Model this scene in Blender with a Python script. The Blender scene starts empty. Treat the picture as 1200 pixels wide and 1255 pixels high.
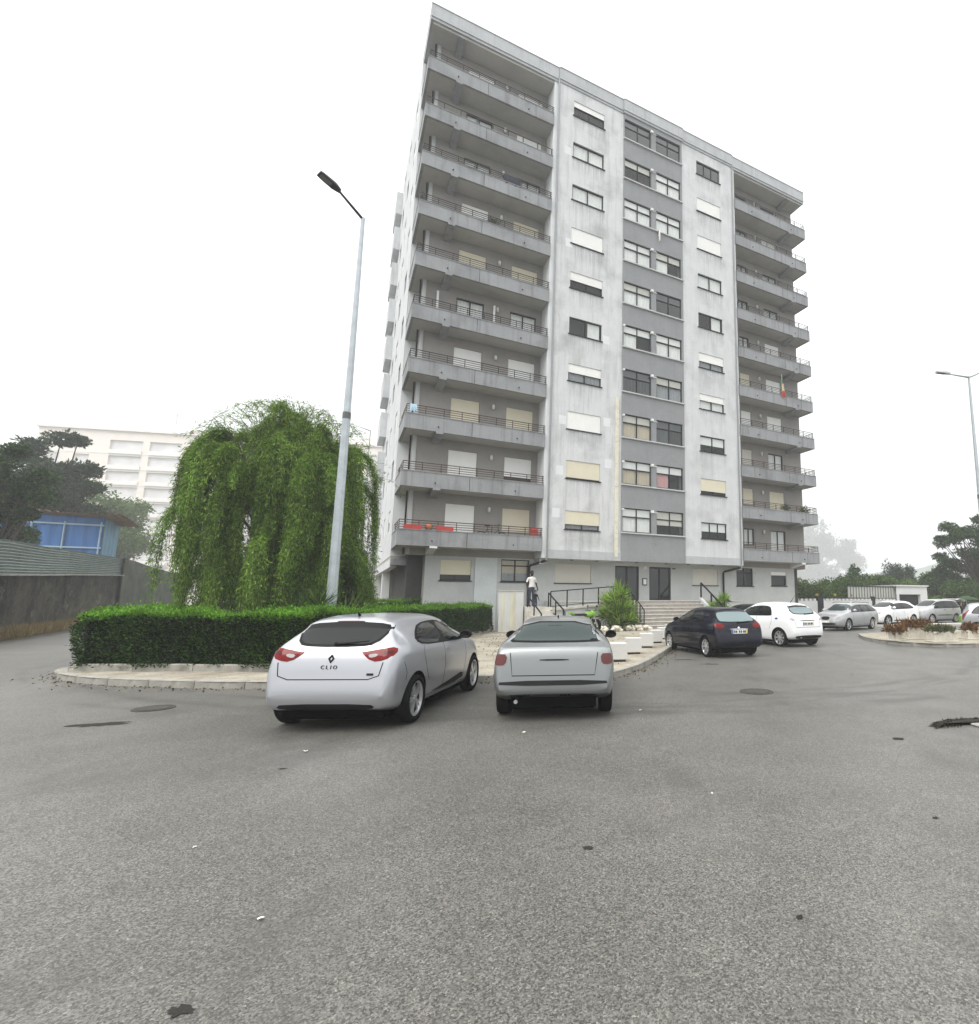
import bpy, bmesh, math, random
import numpy as np
from math import sin, cos, pi, radians, atan2, sqrt
from mathutils import Vector, Matrix, geometry
from mathutils.bvhtree import BVHTree
random.seed(7); rng = np.random.default_rng(7)
SC = bpy.context.scene
COL = SC.collection

# ---------------------------------------------------------------- camera
cam_d = bpy.data.cameras.new('camera'); cam = bpy.data.objects.new('camera', cam_d); COL.objects.link(cam)
cam.location = (0, 0, 1.66); cam.rotation_euler = (radians(90 + 8.19), 0, 0)
cam_d.sensor_fit = 'HORIZONTAL'; cam_d.sensor_width = 36.0; cam_d.lens = 19.8
cam_d.shift_x = -0.16167; cam_d.shift_y = 0.00958
cam_d.clip_start = 0.05; cam_d.clip_end = 5000
SC.camera = cam
# ---------------------------------------------------------------- sky, sun, exposure
SUN_EL, SUN_AZ = radians(55), radians(-140)      # azimuth measured from +Y towards +X
world = bpy.data.worlds.new('World'); SC.world = world; world.use_nodes = True
nt = world.node_tree; nt.nodes.clear()
wo = nt.nodes.new('ShaderNodeOutputWorld'); bg = nt.nodes.new('ShaderNodeBackground')
sky = nt.nodes.new('ShaderNodeTexSky'); sky.sky_type = 'NISHITA'; sky.sun_disc = False
sky.sun_elevation = SUN_EL; sky.sun_rotation = SUN_AZ; sky.dust_density = 6; sky.air_density = 1.5
mul = nt.nodes.new('ShaderNodeVectorMath'); mul.operation = 'SCALE'; mul.inputs['Scale'].default_value = 0.09
# overcast veil: paler overhead, a touch greyer towards the horizon
tc = nt.nodes.new('ShaderNodeTexCoord'); sp = nt.nodes.new('ShaderNodeSeparateXYZ')
rampn = nt.nodes.new('ShaderNodeValToRGB')
rampn.color_ramp.elements[0].position = 0.0; rampn.color_ramp.elements[0].color = (0.44, 0.465, 0.475, 1)
rampn.color_ramp.elements[1].position = 1.0; rampn.color_ramp.elements[1].color = (1.3, 1.3, 1.28, 1)
e = rampn.color_ramp.elements.new(0.2); e.color = (0.60, 0.612, 0.615, 1)
mixw = nt.nodes.new('ShaderNodeMix'); mixw.data_type = 'RGBA'; mixw.inputs[0].default_value = 0.95
nt.links.new(tc.outputs['Generated'], sp.inputs[0]); nt.links.new(sp.outputs['Z'], rampn.inputs[0])
nt.links.new(sky.outputs[0], mul.inputs[0]); nt.links.new(mul.outputs[0], mixw.inputs[6])
nt.links.new(rampn.outputs[0], mixw.inputs[7]); nt.links.new(mixw.outputs[2], bg.inputs[0])
bg.inputs[1].default_value = 1.0
nt.links.new(bg.outputs[0], wo.inputs[0])
sun_d = bpy.data.lights.new('sun', 'SUN'); sun_d.energy = 1.5; sun_d.angle = radians(42); sun_d.color = (1, .97, .93)
sun = bpy.data.objects.new('sun', sun_d); COL.objects.link(sun); sun.location = (0, 0, 60)
sdir = Vector((sin(SUN_AZ)*cos(SUN_EL), cos(SUN_AZ)*cos(SUN_EL), sin(SUN_EL)))
sun.rotation_euler = sdir.to_track_quat('Z', 'Y').to_euler()
vs = SC.view_settings; vs.view_transform = 'Standard'; vs.look = 'None'; vs.gamma = 1.0; vs.use_curve_mapping = False
vs.exposure = 1.0
cy = SC.cycles; cy.use_denoising = True; cy.denoiser = 'OPENIMAGEDENOISE'
cy.max_bounces = 6; cy.diffuse_bounces = 3; cy.glossy_bounces = 3; cy.transmission_bounces = 4; cy.transparent_max_bounces = 8; cy.volume_bounces = 1
cy.sample_clamp_indirect = 4.0; cy.caustics_reflective = False; cy.caustics_refractive = False

# ---------------------------------------------------------------- materials
MATS = {}
class NT:
    def __init__(s, name):
        s.m = bpy.data.materials.new(name); s.m.use_nodes = True; s.t = s.m.node_tree; s.t.nodes.clear()
        s.out = s.n('ShaderNodeOutputMaterial'); MATS[name] = s.m
    def n(s, typ, **kw):
        nd = s.t.nodes.new(typ)
        for k, v in kw.items(): setattr(nd, k, v)
        return nd
    def link(s, a, b): s.t.links.new(a, b)
    def coord(s, scale=(1, 1, 1), world=False):
        if world:
            g = s.n('ShaderNodeNewGeometry').outputs['Position']
        else:
            g = s.n('ShaderNodeTexCoord').outputs['Object']
        mp = s.n('ShaderNodeMapping'); mp.inputs['Scale'].default_value = scale; s.link(g, mp.inputs['Vector'])
        return mp.outputs[0]
    def noise(s, co, scale, detail=4, rough=.55):
        nd = s.n('ShaderNodeTexNoise'); nd.inputs['Scale'].default_value = scale; nd.inputs['Detail'].default_value = detail
        nd.inputs['Roughness'].default_value = rough; s.link(co, nd.inputs['Vector']); return nd.outputs['Fac']
    def rng(s, v, a, b, c, d):
        nd = s.n('ShaderNodeMapRange'); s.link(v, nd.inputs[0])
        for i, q in enumerate((a, b, c, d)): nd.inputs[i+1].default_value = q
        return nd.outputs[0]
    def math(s, op, a, b=None):
        nd = s.n('ShaderNodeMath', operation=op)
        for i, q in enumerate((a, b)):
            if q is None: continue
            if isinstance(q, (int, float)): nd.inputs[i].default_value = q
            else: s.link(q, nd.inputs[i])
        return nd.outputs[0]
    def mix(s, f, a, b):
        nd = s.n('ShaderNodeMix', data_type='RGBA')
        if isinstance(f, (int, float)): nd.inputs[0].default_value = f
        else: s.link(f, nd.inputs[0])
        for i, q in ((6, a), (7, b)):
            if isinstance(q, tuple): nd.inputs[i].default_value = (*q[:3], 1)
            else: s.link(q, nd.inputs[i])
        return nd.outputs[2]
    def scale(s, col, v):
        nd = s.n('ShaderNodeVectorMath', operation='SCALE')
        if isinstance(col, tuple): nd.inputs[0].default_value = col[:3]
        else: s.link(col, nd.inputs[0])
        s.link(v, nd.inputs['Scale']); return nd.outputs[0]
    def bump(s, h, strength, dist=.02):
        nd = s.n('ShaderNodeBump'); nd.inputs['Strength'].default_value = strength; nd.inputs['Distance'].default_value = dist
        s.link(h, nd.inputs['Height']); return nd.outputs[0]
    def bsdf(s, col, rough=.8, metal=0., normal=None, spec=.5, coat=0.):
        b = s.n('ShaderNodeBsdfPrincipled')
        if isinstance(col, tuple): b.inputs['Base Color'].default_value = (*col[:3], 1)
        else: s.link(col, b.inputs['Base Color'])
        if isinstance(rough, (int, float)): b.inputs['Roughness'].default_value = rough
        else: s.link(rough, b.inputs['Roughness'])
        b.inputs['Metallic'].default_value = metal; b.inputs['Specular IOR Level'].default_value = spec
        b.inputs['Coat Weight'].default_value = coat; b.inputs['Coat Roughness'].default_value = .04
        if normal is not None: s.link(normal, b.inputs['Normal'])
        return b.outputs[0]
    def done(s, sh): s.link(sh, s.out.inputs[0]); return s.m

def simple(name, col, rough=.7, metal=0., var=.12, scale=4., bump=0., bscale=60., spec=None, coat=0., dirt=0., dirtcol=(.12, .10, .08), stretch=(1, 1, 1)):
    if spec is None: spec = .5 if max(col) > .1 else .12
    s = NT(name); co = s.coord(stretch)
    c = s.scale(col, s.rng(s.noise(co, scale), .25, .75, 1-var, 1+var))
    if dirt:
        c = s.mix(s.rng(s.noise(co, scale*.6, 6, .7), .48, .75, 0, dirt), c, dirtcol)
    nrm = s.bump(s.noise(co, bscale, 3), bump, .01) if bump else None
    return s.done(s.bsdf(c, rough, metal, nrm, spec, coat))

def wallmat(name, col, stain=.35, drip=None, streak=.25, staincol=(.16, .165, .165), rust=0.):
    """painted render / concrete with vertical streaks; drip=(x0,x1,sill,pitch): runs below a column of sills"""
    s = NT(name); co = s.coord(); cs = s.coord((2.2, 2.2, .16))
    c = s.scale(col, s.rng(s.noise(co, 1.3, 5), .3, .7, .93, 1.05))
    c = s.scale(c, s.rng(s.noise(co, 9, 4), .3, .7, .96, 1.03))
    st = s.rng(s.noise(cs, 1.6, 6, .65), .5, .78, 0, streak)
    c = s.mix(st, c, staincol)
    bl = s.rng(s.noise(co, .55, 6, .6), .5, .75, 0, stain)
    c = s.mix(bl, c, staincol)
    if rust:
        cr = s.coord((1, 1, 1.6)); c = s.mix(s.rng(s.noise(cr, .9, 5, .7), .6, .72, 0, rust), c, (.27, .21, .13))
    if drip:
        x0, x1, sill, pitch = drip
        sx = s.n('ShaderNodeSeparateXYZ'); s.link(co, sx.inputs[0])
        below = s.math('FRACT', s.math('DIVIDE', s.math('SUBTRACT', sx.outputs[2], sill), -pitch))   # 0 at the sill, rising downwards
        fade = s.rng(below, .0, .42, 1, 0)
        inx = s.math('MULTIPLY', s.rng(sx.outputs[0], x0-.12, x0+.05, 0, 1), s.rng(sx.outputs[0], x1-.05, x1+.12, 1, 0))
        fine = s.rng(s.noise(s.coord((7, 7, .25)), 2.0, 4, .7), .42, .68, 0, 1)
        edge = s.math('MAXIMUM', s.rng(s.math('ABSOLUTE', s.math('SUBTRACT', sx.outputs[0], x1)), 0, .16, .8, 0), fine)
        d = s.math('MULTIPLY', s.math('MULTIPLY', fade, inx), edge)
        up = s.rng(sx.outputs[2], 4, 30, .45, .95)      # the upper floors are weathered most
        c = s.mix(s.math('MULTIPLY', d, s.math('MULTIPLY', up, .8)), c, (.13, .135, .13))
    nrm = s.bump(s.noise(co, 45, 4), .25, .01)
    return s.done(s.bsdf(c, .88, 0, nrm, .3))

def glassmat(name, tint=(.75, .8, .82), trans=.6, rough=.03):
    s = NT(name)
    tr = s.n('ShaderNodeBsdfTransparent'); tr.inputs[0].default_value = (*tint, 1)
    df = s.n('ShaderNodeBsdfPrincipled'); df.inputs['Base Color'].default_value = (.02, .024, .026, 1); df.inputs['Roughness'].default_value = rough
    mx = s.n('ShaderNodeMixShader'); mx.inputs[0].default_value = 1-trans
    s.link(tr.outputs[0], mx.inputs[1]); s.link(df.outputs[0], mx.inputs[2])
    gl = s.n('ShaderNodeBsdfGlossy'); gl.inputs['Roughness'].default_value = rough
    lw = s.n('ShaderNodeLayerWeight'); lw.inputs[0].default_value = .5
    fr = s.math('MULTIPLY_ADD', s.math('POWER', lw.outputs['Facing'], 4.), .9); fr.node.inputs[2].default_value = .045
    m2 = s.n('ShaderNodeMixShader'); s.link(fr, m2.inputs[0]); s.link(mx.outputs[0], m2.inputs[1]); s.link(gl.outputs[0], m2.inputs[2])
    return s.done(m2.outputs[0])

def leafmat(name, dark, mid, light, trans=.25, rough=.55, soft=None):
    s = NT(name); g = s.n('ShaderNodeNewGeometry'); r = s.n('ShaderNodeValToRGB'); s.link(g.outputs['Random Per Island'], r.inputs[0])
    cr = r.color_ramp; cr.elements[0].color = (*dark, 1); cr.elements[1].color = (*light, 1); e = cr.elements.new(.55); e.color = (*mid, 1)
    co = s.coord(); c = s.scale(r.outputs[0], s.rng(s.noise(co, soft or 1.2, 3), .3, .7, .7, 1.3))
    b = s.bsdf(c, rough, 0, None, .12)
    t = s.n('ShaderNodeBsdfTranslucent'); s.link(c, t.inputs[0])
    mx = s.n('ShaderNodeMixShader'); mx.inputs[0].default_value = trans; s.link(b, mx.inputs[1]); s.link(t.outputs[0], mx.inputs[2])
    return s.done(mx.outputs[0])

# ---------------------------------------------------------------- mesh helpers
class MB:
    def __init__(s): s.v = []; s.f = []; s.mi = []; s.cur = 0
    def face(s, *idx): s.f.append(idx); s.mi.append(s.cur)
    def add(s, vs, fs):
        o = len(s.v); s.v += [tuple(q) for q in vs]
        for f in fs: s.face(*[o+i for i in f])
        return o
    def box(s, x0, x1, y0, y1, z0, z1):
        s.add([(x0,y0,z0),(x1,y0,z0),(x1,y1,z0),(x0,y1,z0),(x0,y0,z1),(x1,y0,z1),(x1,y1,z1),(x0,y1,z1)],
              [(3,2,1,0),(4,5,6,7),(0,1,5,4),(1,2,6,5),(2,3,7,6),(3,0,4,7)]); return s
    def bevbox(s, x0, x1, y0, y1, z0, z1, b=.01):
        vs = []
        for z, i in ((z0, b), (z0+b, 0), (z1-b, 0), (z1, b)):
            vs += [(x0+i+(b if not i else 0)*0, y0+i, z), (x1-i, y0+i, z), (x1-i, y1-i, z), (x0+i, y1-i, z)]
        fs = [(3,2,1,0), (12,13,14,15)]
        for k in range(3):
            for j in range(4): fs.append((4*k+j, 4*k+(j+1)%4, 4*k+4+(j+1)%4, 4*k+4+j))
        s.add(vs, fs); return s
    def prism(s, poly, z0, z1):
        n = len(poly); vs = [(x, y, z0) for x, y in poly] + [(x, y, z1) for x, y in poly]
        fs = [tuple(range(n-1, -1, -1)), tuple(range(n, 2*n))] + [(i, (i+1) % n, n+(i+1) % n, n+i) for i in range(n)]
        s.add(vs, fs); return s
    def extrude_x(s, poly, x0, x1):          # poly in (y,z)
        n = len(poly); vs = [(x0, y, z) for y, z in poly] + [(x1, y, z) for y, z in poly]
        fs = [tuple(range(n)), tuple(range(2*n-1, n-1, -1))] + [(i, n+i, n+(i+1) % n, (i+1) % n) for i in range(n)]
        s.add(vs, fs); return s
    def extrude_y(s, poly, y0, y1):          # poly in (x,z)
        n = len(poly); vs = [(x, y0, z) for x, z in poly] + [(x, y1, z) for x, z in poly]
        fs = [tuple(range(n)), tuple(range(2*n-1, n-1, -1))] + [(i, n+i, n+(i+1) % n, (i+1) % n) for i in range(n)]
        s.add(vs, fs); return s
    def tube(s, pts, r, n=6, cap=True):
        """r: number or list of radii"""
        pts = [Vector(p) for p in pts]; m = len(pts); rs = r if isinstance(r, (list, tuple)) else [r]*m
        prev = None; o = len(s.v)
        for i, p in enumerate(pts):
            t = (pts[min(i+1, m-1)] - pts[max(i-1, 0)])
            t = t.normalized() if t.length > 1e-9 else Vector((0, 0, 1))
            if prev is None:
                a = Vector((0, 0, 1)) if abs(t.z) < .9 else Vector((1, 0, 0)); prev = t.cross(a).normalized()
            prev = (prev - t*prev.dot(t)).normalized(); b = t.cross(prev)
            for k in range(n):
                an = 2*pi*k/n; s.v.append(tuple(p + (prev*cos(an)+b*sin(an))*rs[i]))
        for i in range(m-1):
            for k in range(n): s.face(o+i*n+k, o+i*n+(k+1) % n, o+(i+1)*n+(k+1) % n, o+(i+1)*n+k)
        if cap: s.face(*[o+k for k in range(n-1, -1, -1)]); s.face(*[o+(m-1)*n+k for k in range(n)])
        return s
    def bar(s, a, b, w, h=None):
        """square bar between two points"""
        a = Vector(a); b = Vector(b); h = h or w; t = (b-a).normalized()
        up = Vector((0, 0, 1)) if abs(t.z) < .95 else Vector((0, 1, 0)); x = t.cross(up).normalized(); y = x.cross(t)
        vs = []
        for p in (a, b): vs += [p-x*w/2-y*h/2, p+x*w/2-y*h/2, p+x*w/2+y*h/2, p-x*w/2+y*h/2]
        s.add(vs, [(3,2,1,0),(4,5,6,7),(0,1,5,4),(1,2,6,5),(2,3,7,6),(3,0,4,7)]); return s
    def lathe(s, prof, n=24, axis='z', c=(0, 0, 0), closed=False):
        """prof (r,h)"""
        o = len(s.v); m = len(prof)
        for r, h in prof:
            for k in range(n):
                a = 2*pi*k/n; x, y = r*cos(a), r*sin(a)
                p = (x, y, h) if axis == 'z' else ((x, h, y) if axis == 'y' else (h, x, y))
                s.v.append((p[0]+c[0], p[1]+c[1], p[2]+c[2]))
        for i in range(m-1 if not closed else m):
            j = (i+1) % m
            for k in range(n): s.face(o+i*n+k, o+i*n+(k+1) % n, o+j*n+(k+1) % n, o+j*n+k)
        return s
    def ball(s, c, r, nu=10, nv=7, sc=(1, 1, 1)):
        o = len(s.v)
        for j in range(nv+1):
            th = pi*j/nv
            for i in range(nu):
                a = 2*pi*i/nu; s.v.append((c[0]+r*sc[0]*sin(th)*cos(a), c[1]+r*sc[1]*sin(th)*sin(a), c[2]+r*sc[2]*cos(th)))
        for j in range(nv):
            for i in range(nu): s.face(o+j*nu+i, o+(j+1)*nu+i, o+(j+1)*nu+(i+1) % nu, o+j*nu+(i+1) % nu)
        return s
    def holes(s, x0, x1, z0, z1, y, holes, reveal=.15, sgn=1):
        """wall face at depth y with rectangular openings (x0,x1,z0,z1) and reveals going back"""
        xs = sorted({x0, x1, *[q for h in holes for q in h[:2]]}); zs = sorted({z0, z1, *[q for h in holes for q in h[2:]]})
        idx = {}
        def V(x, z):
            if (x, z) not in idx: idx[(x, z)] = len(s.v); s.v.append((x, y, z))
            return idx[(x, z)]
        for i in range(len(xs)-1):
            for j in range(len(zs)-1):
                cx, cz = (xs[i]+xs[i+1])/2, (zs[j]+zs[j+1])/2
                if any(h[0] < cx < h[1] and h[2] < cz < h[3] for h in holes): continue
                s.face(V(xs[i], zs[j]), V(xs[i+1], zs[j]), V(xs[i+1], zs[j+1]), V(xs[i], zs[j+1]))
        for a, b, c, d in holes:
            o = s.add([(a,y,c),(b,y,c),(b,y,d),(a,y,d),(a,y+reveal,c),(b,y+reveal,c),(b,y+reveal,d),(a,y+reveal,d)],
                      [(0,4,5,1),(1,5,6,2),(2,6,7,3),(3,7,4,0)])
        return s
    def mesh(s, name):
        me = bpy.data.meshes.new(name); me.from_pydata(s.v, [], s.f)
        if any(s.mi): me.polygons.foreach_set('material_index', s.mi)
        me.update(); return me

def link(name, me, mats=None, parent=None, smooth=False, angle=None):
    if mats is not None:
        for m in (mats if isinstance(mats, (list, tuple)) else [mats]): me.materials.append(MATS[m] if isinstance(m, str) else m)
    if smooth:
        me.polygons.foreach_set('use_smooth', [True]*len(me.polygons))
        if angle: me.set_sharp_from_angle(angle=radians(angle))
    o = bpy.data.objects.new(name, me); COL.objects.link(o)
    if parent is not None: o.parent = parent
    return o
def obj(name, mb, mats, parent=None, smooth=False, angle=None): return link(name, mb.mesh(name), mats, parent, smooth, angle)
def place(name, me, parent, loc=(0, 0, 0), rot=(0, 0, 0), scale=(1, 1, 1)):
    """another object on shared mesh data"""
    o = bpy.data.objects.new(name, me); COL.objects.link(o); o.parent = parent
    o.location = loc; o.rotation_euler = rot; o.scale = scale; return o
def tag(o, label=None, cat=None, group=None, kind=None):
    if label: o['label'] = label
    if cat: o['category'] = cat
    if group: o['group'] = group
    if kind: o['kind'] = kind
    return o
def empty(name, loc=(0, 0, 0), rz=0., label=None, cat=None, group=None):
    o = bpy.data.objects.new(name, None); COL.objects.link(o); o.location = loc; o.rotation_euler = (0, 0, rz); o.empty_display_size = .2
    return tag(o, label, cat, group)
def quads_np(name, V, mats, parent=None):
    """V: (n,4,3) array of separate quads"""
    n = len(V); me = bpy.data.meshes.new(name); me.vertices.add(n*4); me.vertices.foreach_set('co', V.reshape(-1).astype(np.float32))
    me.loops.add(n*4); me.loops.foreach_set('vertex_index', np.arange(n*4, dtype=np.int32))
    me.polygons.add(n); me.polygons.foreach_set('loop_start', np.arange(0, n*4, 4, dtype=np.int32)); me.polygons.foreach_set('loop_total', np.full(n, 4, np.int32))
    me.update(calc_edges=True); return link(name, me, mats, parent)
def unit(a): return a/np.maximum(np.linalg.norm(a, axis=-1, keepdims=True), 1e-9)
def leaves(name, P, D, ln, wd, mats, parent=None, jitter=.5, up=None):
    """leaf-shaped quads at points P pointing along D"""
    n = len(P); D = unit(D + rng.normal(0, jitter, (n, 3)))
    A = unit(np.cross(D, rng.normal(0, 1, (n, 3)) if up is None else unit(up+rng.normal(0, .5, (n, 3)))))
    L = (ln*rng.uniform(.65, 1.3, n))[:, None]; W = (wd*rng.uniform(.7, 1.3, n))[:, None]
    Nn = unit(np.cross(A, D)); mid = P + D*L*.45 + Nn*L*.06
    V = np.stack([P, mid+A*W*.5, P+D*L, mid-A*W*.5], 1)
    return quads_np(name, V, mats, parent)
# ---------------------------------------------------------------- shared materials
ST = 2.747
def par_top(k): return 4.80 + ST*(k-1)
wallmat('render_white', (.62, .63, .64), .5, (.93, 2.93, 5.33, ST), .48)
wallmat('render_white_b', (.62, .63, .64), .38, (9.75, 11.7, 5.33, ST), .26)
wallmat('render_side', (.60, .615, .63), .25, None, .3)
wallmat('panel_grey', (.27, .278, .29), .10, None, .18, (.12, .12, .125))
wallmat('concrete_balcony', (.30, .308, .322), .6, None, .75, (.11, .115, .12), .45)
wallmat('soffit', (.44, .43, .41), .35, None, .05, (.2, .2, .2))
wallmat('balcony_wall', (.30, .285, .27), .35, None, .12, (.18, .17, .16))
wallmat('ground_wall', (.49, .505, .505), .16, None, .2, (.24, .26, .26))
wallmat('ground_wall_light', (.60, .64, .65), .08, None, .1, (.4, .42, .42))
wallmat('fascia', (.46, .475, .49), .3, None, .4, (.2, .21, .215))
wallmat('white_wall', (.60, .61, .60), .2, None, .35, (.38, .37, .31))
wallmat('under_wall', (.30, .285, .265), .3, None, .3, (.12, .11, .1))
simple('pier_white', (.70, .72, .73), .8, 0, .06, 1.5, .1, 40, .3)
simple('cream_strip', (.70, .67, .55), .8, 0, .1, 3, 0, dirt=.5, dirtcol=(.3, .24, .12))
simple('frame_dark', (.022, .024, .026), .4, 0, .1)
simple('frame_grey', (.10, .105, .11), .4, 0, .1)
simple('frame_white', (.7, .7, .7), .4, 0, .05)
simple('sill', (.50, .51, .51), .7, 0, .1, 5, .1)
simple('shutter_white', (.86, .86, .84), .5, 0, .03, 2)
simple('shutter_cream', (.72, .67, .53), .55, 0, .04, 2)
simple('shutter_grey', (.62, .60, .54), .55, 0, .04, 2)
simple('curtain', (.84, .84, .82), .9, 0, .05)
simple('curtain_beige', (.55, .47, .36), .9, 0, .05)
simple('curtain_pink', (.62, .36, .36), .9, 0, .08)
simple('curtain_lace', (.30, .31, .33), .9, 0, .35, 30)
simple('room', (.06, .06, .06), .95, 0, .1)
simple('rail_dark', (.045, .042, .042), .55, .2, .15)
simple('rail_brown', (.075, .05, .045), .6, .1, .15)
simple('pipe_grey', (.27, .28, .29), .5, .2, .1)
simple('black_pipe', (.012, .012, .013), .45, 0, .1)
simple('white_plastic', (.75, .75, .74), .45, 0, .04)
simple('lamp_glass', (.72, .70, .66), .3, 0, .04)
simple('red_plastic', (.55, .055, .04), .5, 0, .1)
simple('terracotta', (.42, .15, .08), .8, 0, .12)
simple('step_stone', (.36, .33, .31), .85, 0, .18, 6, .3, 80, .3, dirt=.4)
simple('concrete_pale', (.55, .53, .48), .9, 0, .12, 3, .3, 60, .3, dirt=.3)
simple('stone_white', (.66, .62, .52), .9, 0, .15, 8, .4, 50, .3)
glassmat('glass', (.96, .98, .98), .95); glassmat('glass_dark', (.35, .38, .4), .45); glassmat('glass_sky', (.8, .9, .95), .25, .05)
# ---------------------------------------------------------------- apartment tower (local X along the front, Y into the block)
BX, BY, BR = -5.186, 27.70, atan2(.49901, .8666)
tower = empty('apartment_building', (BX, BY, 0), BR, 'tall pale grey apartment block with concrete balconies on both sides of its front', 'building')
X0, X1, X2, X3 = 0.0, 4.24, 8.55, 12.78
TOPZ = 32.69
def shutter_mesh(x0, x1, z0, z1, y):
    mb = MB(); n = max(3, int((z1-z0)/.055)); pr = []
    for i in range(n+1):
        z = z1-(z1-z0)*i/n; pr.append((y, z));
        if i < n: pr.append((y-.009, z-(z1-z0)/n*.15)); pr.append((y-.009, z-(z1-z0)/n*.9))
    o = len(mb.v); m = len(pr)
    for q in pr: mb.v.append((x0, *q)); mb.v.append((x1, *q))
    for i in range(m-1): mb.face(o+2*i, o+2*i+2, o+2*i+3, o+2*i+1)
    return mb
def window(par, x0, x1, z0, z1, y, shut=0., shutm='shutter_white', curtain=None, cc=(0, 1), frame='frame_dark', cols=2, transom=None, pane='glass', bw=.05, name='window', sill=False):
    mb = MB(); a, b = y+.08, y+.14
    mb.box(x0, x1, a, b, z0, z0+bw).box(x0, x1, a, b, z1-bw, z1).box(x0, x0+bw, a, b, z0+bw, z1-bw).box(x1-bw, x1, a, b, z0+bw, z1-bw)
    w = (x1-x0-2*bw)/cols
    for c in range(1, cols): mb.box(x0+bw+w*c-bw*.55, x0+bw+w*c+bw*.55, a-.002, b, z0+bw, z1-bw)
    rows = [(z0+bw, z1-bw)]
    if transom:
        zt = z0+(z1-z0)*transom; mb.box(x0+bw, x1-bw, a-.004, b, zt-bw*.55, zt+bw*.55); rows = [(z0+bw, zt), (zt, z1-bw)]
    if sill: mb.box(x0-.06, x1+.06, y-.06, y+.08, z0-.05, z0-.003)
    o = obj(name, mb, frame, par)
    for c in range(cols):
        for r0, r1 in rows:
            pn_ = MB(); pn_.add([(x0+bw+w*c, y+.11, r0), (x0+bw+w*c+w, y+.11, r0), (x0+bw+w*c+w, y+.11, r1), (x0+bw+w*c, y+.11, r1)], [(0, 1, 2, 3)]); obj('pane', pn_, pane, o)
    if shut > 0: obj('shutter', shutter_mesh(x0+.012, x1-.012, z1-(z1-z0)*shut, z1-.004, y+.045), shutm, o)
    if curtain:
        mb = MB(); n = 26; cx0 = x0+(x1-x0)*cc[0]; cx1 = x0+(x1-x0)*cc[1]
        for i in range(n+1):
            xx = cx0+(cx1-cx0)*i/n; yy = y+.155+.016*sin(i*2.2)+.008*random.random(); mb.v += [(xx, yy, z0+.03), (xx, yy, z1-.02)]
        for i in range(n): mb.face(2*i, 2*i+2, 2*i+3, 2*i+1)
        obj('curtain', mb, curtain, o)
    return o
# --- white strip A and B with one window per floor
A_STATE = {10: (.36, 'shutter_white', None), 9: (0, '', 'curtain'), 8: (0, '', 'curtain'), 7: (1, 'shutter_white', None), 6: (.5, 'shutter_white', None), 5: (0, '', 'curtain_half'),
           4: (.5, 'shutter_white', 'curtain_lace'), 3: (1, 'shutter_white', None), 2: (.93, 'shutter_cream', None), 1: (.72, 'shutter_cream', 'curtain_lace')}
B_STATE = {10: (0, '', 'third'), 9: (.88, 'shutter_white', None), 8: (1, 'shutter_white', None), 7: (0, '', 'curtain'), 6: (0, '', 'curtain_half'), 5: (.55, 'shutter_white', 'curtain_lace'),
           4: (.42, 'shutter_white', 'curtain'), 3: (0, '', 'blind'), 2: (.78, 'shutter_cream', None), 1: (0, '', 'blind3')}
def strip(x0, x1, wx0, wx1, state, mat, yy=0.):
    hs = []
    for k in range(1, 11): z = 5.31+ST*(k-1); hs.append((wx0, wx1, z, z+1.0))
    mb = MB(); mb.holes(x0, x1, 4.19, 31.85, yy, hs, .16); mb.add([(x0, yy, 4.19), (x0, yy+1.2, 4.19), (x0, yy+1.2, 31.85), (x0, yy, 31.85)], [(3, 2, 1, 0)])
    mb.add([(x1, yy, 4.19), (x1, yy+1.2, 4.19), (x1, yy+1.2, 31.85), (x1, yy, 31.85)], [(0, 1, 2, 3)])
    obj('wall', mb, mat, tower)
    for k in range(1, 11):
        z = 5.31+ST*(k-1); sh, sm, cu = state[k]
        kw = dict(shut=sh, shutm=sm or 'shutter_white', sill=True)
        if cu in ('curtain', 'curtain_lace'): kw['curtain'] = cu
        if cu == 'curtain_half': kw.update(curtain='curtain', cc=(.58, .95))
        if cu == 'third': kw.update(cols=3, pane='glass_sky')
        if cu in ('blind', 'blind3'): kw.update(cols=2 if cu == 'blind' else 3)
        w = window(tower, wx0, wx1, z, z+1.0, yy, **kw)
        if cu in ('blind', 'blind3'): obj('blind', MB().box(wx0+.06, wx1-.06, yy+.122, yy+.13, z+.45, z+.96), 'shutter_white', w)
strip(X0, X1, .93, 2.93, A_STATE, 'render_white')
strip(X2, X3, 9.76, 11.72, B_STATE, 'render_white_b')
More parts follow.
